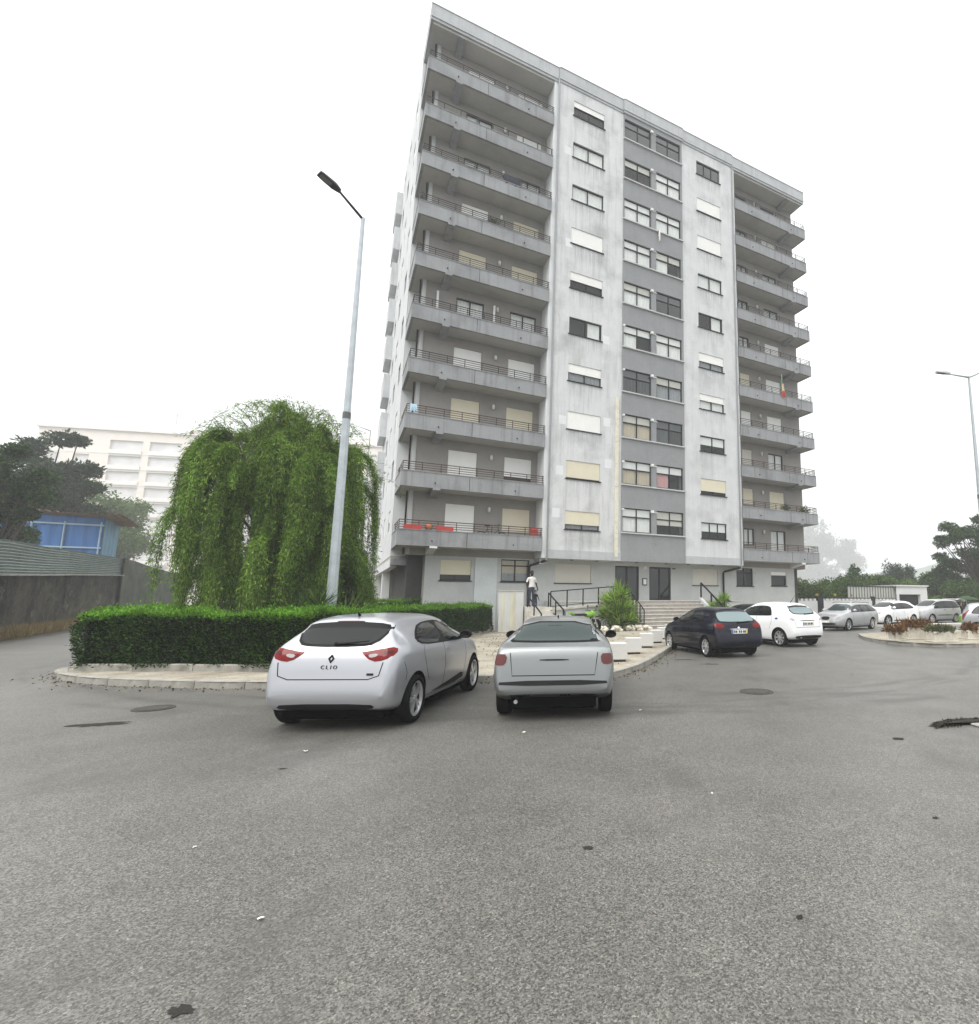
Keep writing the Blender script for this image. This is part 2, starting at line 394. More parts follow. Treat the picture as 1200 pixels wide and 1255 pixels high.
# --- grey strip with paired windows, sills and panels
hs = []
for k in range(1, 11):
    z = 5.37+ST*(k-1); hs += [(4.30, 6.20, z, z+1.37), (6.55, 8.42, z, z+1.37)]
mb = MB().holes(X1, X2, 3.74, 31.85, -.06, hs, .16)
mb.add([(X1, -.06, 3.74), (X1, 1.2, 3.74), (X1, 1.2, 31.85), (X1, -.06, 31.85)], [(3, 2, 1, 0)]); mb.add([(X2, -.06, 3.74), (X2, .0, 3.74), (X2, 0, 31.85), (X2, -.06, 31.85)], [(0, 1, 2, 3)])
obj('grey_wall', mb, 'panel_grey', tower)
CUR = ['curtain', None, 'curtain_beige', 'curtain', None, 'curtain_lace', None, 'curtain', 'curtain_pink', None]
G_STATE = {10: ((None, 'glass_sky'), (None, 'glass_sky')), 9: ((None, 'glass'), ('curtain', 'glass')), 8: (('curtain', 'glass'), ('curtain', 'glass')), 7: (('curtain', 'glass'), ('curtain_half', 'glass')),
           6: (('curtain', 'glass'), (None, 'glass_sky')), 5: (('curtain_half', 'glass'), ('curtain', 'glass')), 4: (('curtain_lace', 'glass_sky'), ('curtain_lace', 'glass')),
           3: (('curtain_beige', 'glass'), ('curtain_half', 'glass_sky')), 2: (('curtain_beige', 'glass'), ('pink', 'glass')), 1: (('curtain', 'glass'), ('blind', 'glass'))}
for k in range(1, 11):
    z = 5.37+ST*(k-1)
    for j, (a, b) in enumerate(((4.30, 6.20), (6.55, 8.42))):
        cu, pn = G_STATE[k][j]; kw = dict(transom=.64, pane=pn, frame='frame_dark')
        if cu in ('curtain', 'curtain_lace', 'curtain_beige'): kw['curtain'] = cu
        if cu == 'curtain_half': kw.update(curtain='curtain', cc=(.03, .5))
        if cu == 'pink': kw.update(curtain='curtain_pink', cc=(.03, .48))
        w = window(tower, a, b, z, z+1.37, -.06, **kw)
        obj('blind', MB().box(a+.06, b-.06, .062, .07, z+(.88 if cu != 'blind' else .55), z+1.33), 'shutter_white' if (k*2+j) % 3 else 'shutter_grey', w)
        if cu == 'blind': pass
    obj('window_sill', MB().box(X1-.03, X2+.03, -.15, -.06, z-.09, z-.02), 'sill', tower)
    mb = MB().box(6.22, 6.53, -.085, -.062, z+.0, z+1.2)
    obj('window_pier', mb, 'panel_grey', tower)
    mb = MB().bevbox(6.13, 6.29, -.2, -.062, z+1.18, z+1.34, .02); mb.tube([(6.29, -.1, z+1.22), (6.6, -.1, z+1.22)], .018, 5)
    obj('vent_box', mb, 'white_plastic', tower)
    if k <= 5: obj('vent_box', MB().bevbox(4.26, 4.38, -.17, -.062, z+1.2, z+1.32, .02), 'white_plastic', tower)
obj('notice_plate', MB().box(6.42, 6.62, -.08, -.06, 4.75, 5.2), 'panel_grey', tower)
# --- room backing behind the windows and the solid core of the block
mb = MB()
mb.box(-6.4, 19.6, 1.95, 17.5, 0, 31.9); mb.box(0.05, 12.73, .62, 1.95, 3.9, 31.8)
obj('core', mb, 'room', tower)
# --- cream joint strip
mb = MB(); z = 3.95
while z < 12.5: mb.box(3.84, 4.06, -.05, -.002, z, z+1.3); z += 1.315
obj('joint_strip', mb, 'cream_strip', tower)
# --- base bands of the strips and the soffit over the entrance
obj('base_band', MB().box(X0, X1-.002, -.03, .3, 3.74, 4.188), 'fascia', tower); obj('base_band', MB().box(X2+.002, X3, -.03, .3, 3.74, 4.188), 'fascia', tower)
obj('soffit', MB().box(-.05, 12.83, 0.3, 1.25, 3.745, 3.9), 'soffit', tower)
obj('soffit', MB().box(X1+.01, X2-.01, -.05, .3, 3.745, 3.9), 'soffit', tower)
for x in (1.6, 3.1, 5.6, 7.6, 9.2, 11.0): obj('soffit_lamp', MB().lathe([(.0, 3.70), (.09, 3.70), (.1, 3.744)], 10, 'z', (x, .6, 0)), 'frame_grey', tower)
# --- bay walls behind the balconies
DL = [(-4.9, -3.48), (-2.07, -.60)]; DR = [(14.12, 15.0), (16.5, 17.86)]
L_STATE = {1: ('shutter_white', 'shutter_cream', 1, 1), 2: ('shutter_white', 'shutter_white', 1, .86), 3: ('shutter_cream', 'shutter_cream', 1, .9), 4: ('shutter_white', 'shutter_white', 1, 1), 5: (None, None, 0, 0),
           6: ('shutter_cream', 'shutter_cream', 1, 1), 7: ('shutter_white', 'shutter_cream', 1, 1), 8: (None, None, 0, 0), 9: (None, 'shutter_white', 0, .5), 10: ('shutter_white', 'shutter_white', 1, 1)}
R_STATE = {1: (None, None), 2: ('shutter_cream', 'shutter_cream'), 3: ('shutter_grey', None), 4: ('shutter_white', 'shutter_white'), 5: ('shutter_cream', 'shutter_white'), 6: (None, 'shutter_white'), 7: (None, None), 8: (None, None), 9: (None, 'shutter_white'), 10: (None, None)}
def bay(xa, xb, doors, left):
    hs = []
    for k in range(1, 11):
        fz = par_top(k)-.52
        hs.append((*doors[0], fz+(.04 if left else .95), par_top(k)+1.55)); hs.append((*doors[1], fz+(.85 if left else .04), par_top(k)+1.55))
    mb = MB().holes(xa, xb, 3.74, 31.85, 1.2, hs, .16)
    xe = xa if left else xb
    mb.add([(xe, 1.2, 3.74), (xe, 4.0 if left else 17.5, 3.74), (xe, 4.0 if left else 17.5, 31.85), (xe, 1.2, 31.85)], [(0, 3, 2, 1) if left else (0, 1, 2, 3)])
    obj('bay_wall', mb, 'balcony_wall', tower)
    for k in range(1, 11):
        h = hs[2*(k-1):2*k]
        for j in range(2):
            a, b, c, d = h[j]; tall = d-c > 1.6
            sh = (L_STATE[k][j], L_STATE[k][2+j]) if left else (R_STATE[k][j], .97 if R_STATE[k][j] else 0)
            window(tower, a, b, c, d, 1.2, shut=sh[1] if sh[0] else 0, shutm=sh[0] or 'shutter_white', curtain=None if sh[0] else 'curtain', frame='frame_dark', cols=2, name='balcony_door' if tall else 'window')
        lx = -2.78 if left else 15.78; lz = par_top(k)+1.38
        mb = MB().tube([(lx, 1.19, lz), (lx, 1.1, lz)], .05, 8); mb.lathe([(.0, lz-.13), (.07, lz-.12), (.08, lz+.02), (.06, lz+.12), (0, lz+.15)], 10, 'z', (lx, 1.09, 0))
        obj('wall_lamp', mb, 'lamp_glass', tower, True)
bay(-6.55, -.02, DL, True); bay(12.8, 19.65, DR, False)
obj('pier', MB().box(-.27, -.002, .08, 1.2, 3.75, 31.8), 'pier_white', tower); obj('pier', MB().box(12.785, 13.05, .08, 1.2, 3.75, 31.8), 'pier_white', tower)
obj('corner_pilaster', MB().box(-6.57, -6.40, 1.15, 1.198, 3.75, 31.8), 'ground_wall', tower)
obj('return_wall', MB().box(-7.09, -6.3, 2.68, 2.9, 3.75, 31.7), 'pier_white', tower)
obj('corner_pipe', MB().tube([(-6.66, 1.3, 3.75), (-6.66, 1.3, 31.8)], .045, 6), 'black_pipe', tower, True)
# --- balconies
def balcony(k, left):
    zt = par_top(k); zb = zt-.72; xa, xb = (-7.1, -.272) if left else (13.052, 19.85)
    mb = MB(); n = 7; xs = [xa+(xb-xa)*i/n for i in range(n+1)]
    mb.box(xa, xb, 0, .13, zb, zt); mb.box(xa-.02, xb+.0, -.025, .155, zt, zt+.035)
    if left: mb.box(xa, xa+.13, .13, 2.67, zb, zt); mb.box(xa-.02, xa+.15, .155, 2.67, zt, zt+.033)
    else: mb.box(xb-.13, xb, .13, 1.75, zb, zt); mb.box(xb-.15, xb+.02, .155, 1.75, zt, zt+.033); mb.box(xa-.03, xa, .02, 1.19, zb, zt-.02)
    o = obj('balcony', mb, 'concrete_balcony', tower)
    obj('slab', MB().box(xa+.13, xb if left else xb-.13, .13, 1.199, zb+.012, zb+.2), 'soffit', o)
    if left: obj('slab', MB().box(xa+.13, -6.56, 1.2, 2.67, zb+.012, zb+.2), 'soffit', o)
    bx = -5.52 if left else 18.3
    obj('bracket', MB().extrude_x([(-.012, zb+.0), (-.012, zb-.09), (.25, zb-.13), (1.198, zb-.3), (1.198, zb+.01), (-.012, zb+.01)], bx-.17, bx+.17), 'concrete_balcony' if k != 1 else 'pier_white', o)
    for dx in (.22, .78): 
        x = xa+(xb-xa)*dx; obj('drain_spout', MB().tube([(x, .05, zb+.26), (x, -.07, zb+.235)], .03, 6), 'black_pipe', o)
    jx = [xa+(xb-xa)*(.62 if not left else .45)] + ([xa+(xb-xa)*.83] if not left else [])
    for x in jx: obj('joint', MB().box(x-.012, x+.012, -.004, .01, zb+.01, zt-.01), 'rail_dark', o)
    # railing
    mb = MB(); y = .065; r = .016
    hts = (.13, .24, .35, .46) if (k, left) != (9, True) else (.46,)
    ext = 1.6
    for h in hts:
        if left: mb.tube([(xb, y, zt+h), (xa+.07, y, zt+h), (xa+.07, ext+.9, zt+h)], r if h < .4 else .022, 5)
        else: mb.tube([(xa, y, zt+h), (xb-.07, y, zt+h), (xb-.07, ext, zt+h)], r if h < .4 else .022, 5)
    m = 8 if left else 7
    for i in range(m+1):
        x = xa+.07+(xb-xa-.14)*i/m; mb.bar((x, y, zt+.03), (x, y, zt+.46), .03 if (k, left) != (9, True) else .045)
    for yy in (.9, 1.7) if left else (.9,): mb.bar((xa+.07 if left else xb-.07, yy, zt+.03), (xa+.07 if left else xb-.07, yy, zt+.46), .03)
    obj('railing', mb, 'rail_brown' if k < 4 else 'rail_dark', o, False)
for k in range(1, 11): balcony(k, True); balcony(k, False)
# --- roof edge, stepping strip by strip
def fascia(xa, xb, y, back, z0=31.83):
    mb = MB(); mb.box(xa, xb, y, back, z0+.12, TOPZ); mb.box(xa, xb, y+.05, back, z0-.03, z0+.12); mb.box(xa-.01, xb+.01, y-.03, back, TOPZ, TOPZ+.05)
    obj('roof_fascia', mb, 'fascia', tower)
fascia(-7.1, -.03, -.02, 3.7); fascia(-.01, X1-.06, -.10, 3); fascia(X1-.04, X2+.04, -.18, 3); fascia(X2+.06, X3+.03, -.10, 3); fascia(X3+.05, 19.85, -.02, 3)
obj('roof', MB().box(-7.0, 19.7, 3.0, 17.6, 31.6, 32.3), 'fascia', tower)
obj('roof_soffit', MB().box(-6.97, -.28, .13, 1.19, 31.66, 31.79), 'soffit', tower); obj('roof_soffit', MB().box(13.06, 19.72, .13, 1.19, 31.66, 31.79), 'soffit', tower)
obj('bracket', MB().extrude_x([(.05, 31.66), (.05, 31.56), (1.198, 31.40), (1.198, 31.66)], 18.13, 18.47), 'concrete_balcony', tower)
obj('bracket', MB().extrude_x([(.05, 31.66), (.05, 31.56), (1.198, 31.40), (1.198, 31.66)], -5.69, -5.35), 'concrete_balcony', tower)
# --- left flank (its own frame: local x runs towards the street)
flank = []
for k in range(1, 11):
    z = 5.2+ST*(k-1)
    for a in (-5.0, -8.3, -11.2): flank.append((a-.55, a+.55, z, z+1.1))
mb = MB().holes(-15.5, -2.68, 3.74, 31.85, -7.1, flank, .14)
mb.add([(-15.5, -7.1, 3.74), (-15.5, -5, 3.74), (-15.5, -5, 31.85), (-15.5, -7.1, 31.85)], [(3, 2, 1, 0)])
fw = obj('flank_wall', mb, 'render_side', tower); fw.rotation_euler = (0, 0, -pi/2)
for a, b, c, d in flank:
    w = obj('window', MB().box(a, b, -6.98, -6.94, c, d), 'frame_dark', tower); w.rotation_euler = (0, 0, -pi/2)
    if random.random() < .55: sh = obj('shutter', shutter_mesh(a+.01, b-.01, c+random.choice((.0, .3, .5)), d, -7.05), 'shutter_white', w)
for k in range(1, 11):
    z = 4.75+ST*(k-1)
    o = obj('flank_balcony', MB().box(-7.5, -7.105, 12.6, 15.2, z-.55, z+1.15), 'render_side', tower)
obj('flank_soffit', MB().box(-7.08, -5.0, 2.68, 15.4, 3.60, 3.738), 'soffit', tower)
obj('flank_beam', MB().box(-7.1, -5.72, 2.3, 2.66, 3.30, 3.6), 'concrete_balcony', tower)
obj('flank_beam', MB().box(-7.1, -6.8, 2.68, 15.4, 3.2, 3.59), 'render_side', tower)
for y in (8.5, 14.8): obj('flank_pillar', MB().box(-7.0, -6.6, y, y+.4, 0, 3.6), 'pier_white', tower)
# --- ground floor
GW = [(-4.98, -3.52, 2.56, 3.56), (-2.02, -.54, 2.54, 3.68), (.9, 3.01, 2.52, 3.55), (4.52, 6.09, 1.58, 3.55), (6.78, 8.30, 1.58, 3.55), (9.92, 11.85, 2.51, 3.52), (13.38, 14.78, 2.5, 3.68), (16.39, 17.79, 2.54, 3.5)]
obj('ground_floor_wall', MB().holes(-5.68, 18.55, 0, 3.742, 1.2, GW, .16), 'ground_wall', tower)
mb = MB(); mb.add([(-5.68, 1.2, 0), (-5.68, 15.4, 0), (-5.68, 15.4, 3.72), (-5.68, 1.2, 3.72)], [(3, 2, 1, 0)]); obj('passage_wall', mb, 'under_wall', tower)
for y, w_, z0, z1 in ((3.2, 1.0, 1.4, 3.0), (5.6, .9, .4, 2.9), (8.6, 1.2, 1.4, 3.0), (11, 1.0, .3, 2.8)):
    o = obj('passage_window', MB().box(-5.74, -5.685, y, y+w_, z0, z1), 'sill', tower); obj('pane', MB().box(-5.755, -5.742, y+.1, y+w_-.1, z0+.1, z1-.1), 'frame_dark', o)
mb = MB(); mb.add([(18.55, 1.2, 0), (18.55, 15.4, 0), (18.55, 15.4, 3.74), (18.55, 1.2, 3.74)], [(0, 1, 2, 3)]); obj('passage_wall', mb, 'ground_wall', tower)
obj('pilaster', MB().box(-3.34, -2.24, 1.14, 1.199, 0, 3.72), 'ground_wall_light', tower)
obj('beam', MB().box(-.27, 0.0, .3, 1.19, 3.45, 3.742), 'ground_wall', tower); obj('beam', MB().box(12.83, 13.1, .3, 1.19, 3.5, 3.742), 'ground_wall', tower)
gs = [('shutter_cream', .72, 2, None), (None, 0, 2, 'curtain'), ('shutter_grey', 1, 2, None), 'door', 'door', ('shutter_grey', 1, 2, None), (None, 0, 2, None), ('shutter_white', .25, 1, None)]
for g, q in zip(GW, gs):
    if q == 'door':
        window(tower, *g[:2], *g[2:], 1.2, cols=2, frame='frame_dark', pane='glass_dark', bw=.09, name='entrance_door')
    else:
        w = window(tower, *g, 1.2, shut=q[1], shutm=q[0] or 'shutter_white', cols=q[2], curtain=q[3], transom=.72 if q[0] is None else None, sill=True)
        if q[3]: obj('blind', MB().box(g[0]+.06, g[1]-.06, 1.33, 1.335, 3.0, 3.6), 'curtain_beige', w); obj('lace', MB().box(g[0]+.06, g[1]-.06, 1.325, 1.329, 2.6, 2.98), 'curtain_lace', w)
o = obj('notice_board', MB().box(6.30, 6.60, 1.15, 1.199, 2.45, 2.86), 'frame_dark', tower); obj('paper', MB().box(6.345, 6.555, 1.143, 1.149, 2.5, 2.81), 'white_plastic', o)
obj('entrance_lamp', MB().bevbox(6.33, 6.57, 1.1, 1.199, 3.42, 3.58, .02), 'lamp_glass', tower)
obj('number_plate', MB().box(8.4, 8.62, 1.17, 1.199, 3.44, 3.52), 'frame_grey', tower)
# --- drainpipes
for x in (0.0, X3+.03):
    s_ = -1 if x < 1 else -1
    obj('drainpipe', MB().tube([(x+.03*s_, -.06, 31.9), (x+.03*s_, -.06, 10), (x+.03*s_, -.06, 3.9), (x+.03*s_, .0, 3.62)], .05, 8), 'pipe_grey', tower, True, 40)
    obj('drainpipe', MB().tube([(x+.03*s_, .0, 3.62), (x-.55, 1.0, 3.4), (x-.58, 1.1, 3.3), (x-.58, 1.1, .05)], .065, 8), 'black_pipe', tower, True, 40)
for x, z in ((.35, 8.2), (3.1, 11.3), (3.2, 8.9), (.2, 5.9), (.45, 11.0), (3.0, 16.2), (.6, 21.5), (.4, 27.3)): obj('paint_patch', MB().box(x, x+.42, -.004, 0, z, z+.5), 'pier_white', tower)
# balcony posts of an awning frame on one floor
for x in (-5.85, -2.98): obj('awning_post', MB().bar((x, 1.0, par_top(5)-.5), (x, 1.0, par_top(5)+1.5), .1), 'white_plastic', tower)
# ---------------------------------------------------------------- ground, kerbs, pavement, island
def asphalt():
    s = NT('asphalt'); co = s.coord()
    big = s.rng(s.noise(co, .2, 5, .6), .3, .7, .76, 1.22); mid = s.rng(s.noise(co, 1.0, 6, .65), .3, .7, .80, 1.16)
    v = s.n('ShaderNodeTexVoronoi'); v.inputs['Scale'].default_value = 120; s.link(co, v.inputs['Vector'])
    rc = s.n('ShaderNodeSeparateColor'); s.link(v.outputs['Color'], rc.inputs[0])
    grit = s.rng(rc.outputs[0], 0, 1, .32, 1.75)
    v2 = s.n('ShaderNodeTexVoronoi'); v2.inputs['Scale'].default_value = 300; s.link(co, v2.inputs['Vector'])
    rc2 = s.n('ShaderNodeSeparateColor'); s.link(v2.outputs['Color'], rc2.inputs[0])
    grit2 = s.rng(rc2.outputs[1], 0, 1, .7, 1.3)
    c = s.scale((.097, .094, .084), big); c = s.scale(c, mid); c = s.scale(c, grit); c = s.scale(c, grit2)
    c = s.mix(s.rng(rc.outputs[1], .93, .96, 0, .4), c, (.36, .345, .30))            # pale chippings
    c = s.mix(s.rng(rc.outputs[2], .94, .97, 0, .7), c, (.02, .02, .02))
    # worn pale areas and worn tyre arcs
    c = s.mix(s.rng(s.noise(co, .35, 6, .65), .52, .72, 0, .35), c, (.185, .18, .165)); c = s.mix(s.rng(s.noise(s.coord((1.3, .6, 1)), .45, 7, .7), .54, .66, 0, .6), c, (.05, .047, .042))
    sx = s.n('ShaderNodeSeparateXYZ'); s.link(co, sx.inputs[0])
    warp = s.rng(s.noise(co, .5, 2), 0, 1, -.35, .35)
    for cx, cyy, r, w, k in ((-2, 24, 14.6, .22, .8), (-2, 24, 16.0, .25, .8), (-3.5, 22, 14.2, .16, .65), (-1, 27, 18.4, .2, .7), (18, 2, 9.0, .2, .6), (4, 30, 20.2, .18, .6), (-2, 24, 15.2, .1, .7)):
        dx = s.math('POWER', s.math('SUBTRACT', sx.outputs[0], cx), 2.); dy = s.math('POWER', s.math('SUBTRACT', sx.outputs[1], cyy), 2.)
        d = s.math('ABSOLUTE', s.math('SUBTRACT', s.math('SQRT', s.math('ADD', dx, dy)), s.math('ADD', warp, r)))
        m = s.math('MULTIPLY', s.rng(d, 0, w, k, 0), s.rng(s.noise(co, .55, 4, .6), .40, .56, 0, 1))
        c = s.mix(m, c, (.05, .047, .041))
    # hairline cracks
    vc = s.n('ShaderNodeTexVoronoi'); vc.feature = 'DISTANCE_TO_EDGE'; vc.inputs['Scale'].default_value = .23
    wn = s.n('ShaderNodeTexNoise'); wn.inputs['Scale'].default_value = 1.2; wn.inputs['Detail'].default_value = 6; s.link(co, wn.inputs['Vector'])
    va = s.n('ShaderNodeVectorMath', operation='ADD'); vsn = s.n('ShaderNodeVectorMath', operation='SCALE'); vsn.inputs['Scale'].default_value = .9
    s.link(wn.outputs['Color'], vsn.inputs[0]); s.link(co, va.inputs[0]); s.link(vsn.outputs[0], va.inputs[1]); s.link(va.outputs[0], vc.inputs['Vector'])
    c = s.mix(s.math('MULTIPLY', s.rng(vc.outputs['Distance'], 0, .0035, .8, 0), s.math('MULTIPLY', s.rng(sx.outputs[1], 6.5, 8.5, 0, 1), s.rng(s.noise(co, .3, 2), .46, .56, 0, 1))), c, (.03, .03, .028))
    h = s.math('ADD', s.math('MULTIPLY', rc.outputs[0], .6), s.math('MULTIPLY', s.noise(co, 40, 4), .8))
    return s.done(s.bsdf(c, .52, 0, s.bump(h, .5, .008), .7))
asphalt()
def paving(name, col, dirt):
    s = NT(name); co = s.coord()
    c = s.scale(col, s.rng(s.noise(co, 1.6, 5), .3, .7, .8, 1.15)); c = s.scale(c, s.rng(s.noise(co, 26, 4), .3, .7, .78, 1.2))
    v = s.n('ShaderNodeTexVoronoi'); v.inputs['Scale'].default_value = 9; v.feature = 'DISTANCE_TO_EDGE'; s.link(co, v.inputs['Vector'])
    c = s.mix(s.rng(v.outputs['Distance'], 0, .05, .45, 0), c, (.13, .11, .08))
    c = s.mix(s.rng(s.noise(co, .7, 6, .7), .47, .66, 0, dirt), c, (.17, .14, .10))
    c = s.mix(s.rng(s.noise(s.coord((1, 3, 1)), 1.1, 6, .7), .56, .7, 0, dirt*.8), c, (.10, .09, .07))
    return s.done(s.bsdf(c, .9, 0, s.bump(s.noise(co, 30, 5), .6, .02), .25))
paving('paving', (.37, .34, .28), .7); paving('island_paving', (.36, .33, .26), .45)
simple('kerb_stone', (.31, .30, .27), .9, 0, .25, 2.5, .5, 45, .3, dirt=.75, dirtcol=(.09, .085, .07))
simple('soil', (.10, .075, .05), .95, 0, .3, 6, .6, 30, .2)
simple('iron', (.085, .08, .07), .75, .3, .2, 10, .3, 40)
simple('dark_patch', (.03, .029, .026), .85, 0, .3, 8, .6, 50)
simple('verge', (.17, .14, .075), .95, 0, .35, 3, .6, 30, .2)

gm = MB(); gm.add([(-1500, -60, 0), (1500, -60, 0), (1500, 2500, 0), (-1500, 2500, 0)], [(0, 1, 2, 3)])
tag(obj('ground', gm, 'asphalt'), kind='structure')
KT = .14
def smooth_poly(pts, it=2, closed=False):
    for _ in range(it):
        n = len(pts); out = [] if closed else [pts[0]]
        for i in range(n if closed else n-1):
            a, b = pts[i], pts[(i+1) % n]
            out += [(a[0]*.75+b[0]*.25, a[1]*.75+b[1]*.25), (a[0]*.25+b[0]*.75, a[1]*.25+b[1]*.75)]
        if not closed: out.append(pts[-1])
        pts = out
    return pts
def resample(pts, step):
    P = [Vector((*p[:2], 0)) for p in pts]; out = [P[0]]; acc = 0
    for a, b in zip(P, P[1:]):
        L = (b-a).length; t = step-acc
        while t <= L: out.append(a+(b-a)*t/L); t += step
        acc = L-(t-step)
    out.append(P[-1]); return out
def kerb(parent, line, step=1.0, w=.16, h=KT, inset=1):
    """stone by stone along a line; the stones lie on the left (inset=1) or right of it"""
    pts = resample(line, step)
    for i in range(len(pts)-1):
        a, b = pts[i], pts[i+1]; t = b-a
        if t.length < .15: continue
        L = t.length-.014; ang = atan2(t.y, t.x); hh = h+random.uniform(-.006, .006)
        mb = MB().bevbox(0, L, 0 if inset > 0 else -w, w if inset > 0 else 0, -.05, hh, .02)
        o = obj('kerb_stone', mb, 'kerb_stone', parent); o.location = (a.x, a.y, 0); o.rotation_euler = (random.uniform(-.012, .012), random.uniform(-.006, .006), ang)
# pavement in front of the block (kerb line runs clockwise round the garden and up to the entrance)
front = [(-13.3, 14.2)] + smooth_poly([(-13.2, 13.2), (-13.05, 12.0), (-11.3, 10.95), (-9.0, 10.45), (-7.0, 10.3), (-5.0, 10.75), (-3.2, 11.25)], 2) + smooth_poly([(-2.2, 11.4), (-.85, 11.45), (-.45, 12.3), (-.05, 13.6), (.45, 16.2), (.9, 18.6)], 1) + \
        smooth_poly([(1.5, 21.8), (2.3, 26.2), (3.0, 28.0), (5.0, 29.3), (11.0, 33.6), (15.5, 36.2)], 1)
back = [(13.5, 39.5), (6, 52), (-24, 48), (-24, 30), (-16.0, 18.5)]
pav = MB(); poly = [(p[0], p[1]) for p in front] + back
tri = geometry.delaunay_2d_cdt([Vector(p) for p in poly], [], [list(range(len(poly)))], 1, 1e-5)
pav.add([(v.x, v.y, KT-.012) for v in tri[0]], [tuple(f) for f in tri[2]])
pavement = tag(obj('pavement', pav, 'paving'), kind='structure')
kerb(pavement, front[::1], 1.0)
# raised bed edging below the hedge
bed = tag(obj('garden_bed', MB().prism([(-12.25, 12.0), (-7.62, 11.92), (-7.45, 26.0), (-9.5, 29.0), (-20, 27.5), (-15.6, 18.2)], 0.05, .27), 'soil'), kind='structure')
kerb(bed, [(-12.3, 11.86), (-7.55, 11.78)], 1.3, .12, .28, 1); kerb(bed, [(-7.55, 11.8), (-7.38, 26)], 1.3, .12, .26, 1); kerb(bed, [(-15.7, 18.2), (-12.3, 11.86)], 1.3, .12, .28, 1)
# traffic island on the right
isl = smooth_poly([(9.4, 24.5), (8.7, 22.2), (8.85, 20.1), (9.9, 18.95), (11.6, 19.0), (14.5, 20.2), (19, 22.2)], 2)
mb = MB(); pl = isl + [(23, 28), (14, 27)]
tri = geometry.delaunay_2d_cdt([Vector(p) for p in pl], [], [list(range(len(pl)))], 1, 1e-5)
mb.add([(v.x, v.y, KT-.012) for v in tri[0]], [tuple(f) for f in tri[2]])
island = tag(obj('traffic_island', mb, 'island_paving'), kind='structure')
kerb(island, isl, 1.05)
# far strip of pavement along the boundary wall
mb = MB().prism([(13.2, 33.0), (24, 36.4), (24, 37.2), (13.2, 33.8)], 0, .1); tag(obj('far_kerb', mb, 'concrete_pale'), kind='structure')
# verge at the foot of the left-hand wall
mb = MB().prism([(-23.6, 17.6), (-26.0, 22.4), (-32.0, 30.4), (-38, 38.2), (-39.4, 38.0), (-33.2, 30.2), (-27.2, 22.2), (-25, 17.0)], 0, .1); tag(obj('verge', mb, 'verge'), kind='structure')
# covers and patches in the asphalt
def cover(x, y, r, label, mat='iron', grid=True):
    o = empty('manhole_cover', (x, y, 0), .4, label, 'manhole cover')
    obj('rim', MB().lathe([(r, .0), (r, .012), (r*.9, .012), (r*.9, .006)], 28), 'iron', o)
    mb = MB().lathe([(r*.9, .007), (0, .007)], 28)
    if grid:
        n = 5
        for i in range(-n, n+1):
            for j in range(-n, n+1):
                if (i*i+j*j)**.5 < n*.95: mb.box(i*r*.16-.022, i*r*.16+.022, j*r*.16-.022, j*r*.16+.022, .007, .014)
    obj('lid', mb, mat, o); return o
cover(1.96, 10.05, .30, 'round iron manhole cover in the asphalt between the silver saloon and the navy car')
cover(-7.55, 8.55, .26, 'round iron manhole cover in the asphalt near the rounded kerb of the hedge bed')
def patch_sheet(name, cx, cy, rx, ry, mat, z=.004, n=22, rough=.18, rot=0.):
    mb = MB(); pts = []
    for i in range(n):
        a = 2*pi*i/n; k = 1+random.uniform(-rough, rough); x, y = rx*cos(a)*k, ry*sin(a)*k
        pts.append((cx+x*cos(rot)-y*sin(rot), cy+x*sin(rot)+y*cos(rot), z))
    mb.add(pts, [tuple(range(n))]); return obj(name, mb, mat)
tag(patch_sheet('asphalt_patch', -7.3, 7.5, .3, .12, 'dark_patch', rot=.3, rough=.3), kind='structure')
tag(patch_sheet('asphalt_patch', 3.0, 6.75, .07, .05, 'dark_patch', rough=.3), kind='structure')
for x, y, a, b in ((-.4, 3.9, .035, .03), (-1.9, 2.45, .05, .03), (2.2, 4.4, .025, .02), (-3.6, 5.6, .04, .02), (.8, 3.1, .02, .02), (3.3, 3.9, .02, .02), (1.0, 15.2, .25, .08), (1.6, 14.2, .22, .08)):
    tag(patch_sheet('tar_spot', x, y, a, b, 'dark_patch', rough=.4), kind='structure')
# sunken gully at the right edge: a bed of dark earth with a stone slab
g = empty('drain_gully', (4.5, 7.4, 0), 0.2, 'broken dark gully with a pale stone slab set in the asphalt', 'gully')
mb = MB(); n = 40
for i in range(n+1):
    a = pi*i/n; k = 1+.08*sin(i*2.1)+random.uniform(-.05, .05); mb.v += [(-.78*cos(a)*k, .42*sin(a)*k, .006), (-.60*cos(a), .1+.16*sin(a), .035+random.uniform(-.02, .02))]
for i in range(n): mb.face(2*i, 2*i+2, 2*i+3, 2*i+1)
mb.face(*[2*i+1 for i in range(n, -1, -1)])
obj('earth', mb, 'dark_patch', g)
obj('slab', MB().bevbox(-.2, .62, -.16, .1, 0, .03, .012), 'kerb_stone', g)
N_ = 2600; P = np.stack([rng.uniform(-.78, .78, N_), rng.uniform(.02, .4, N_), np.full(N_, .01)], 1); P = P[(P[:, 0]/.78)**2+(P[:, 1]/.42)**2 < 1]; P = P[(P[:, 1] > .14) | (P[:, 0] < -.4)]
leafmat('moss', (.012, .016, .008), (.022, .026, .012), (.05, .05, .025))
tag(leaves('moss', P, np.tile([0, 0, 1.], (len(P), 1)), .03, .012, 'moss', g, .9), kind='stuff')
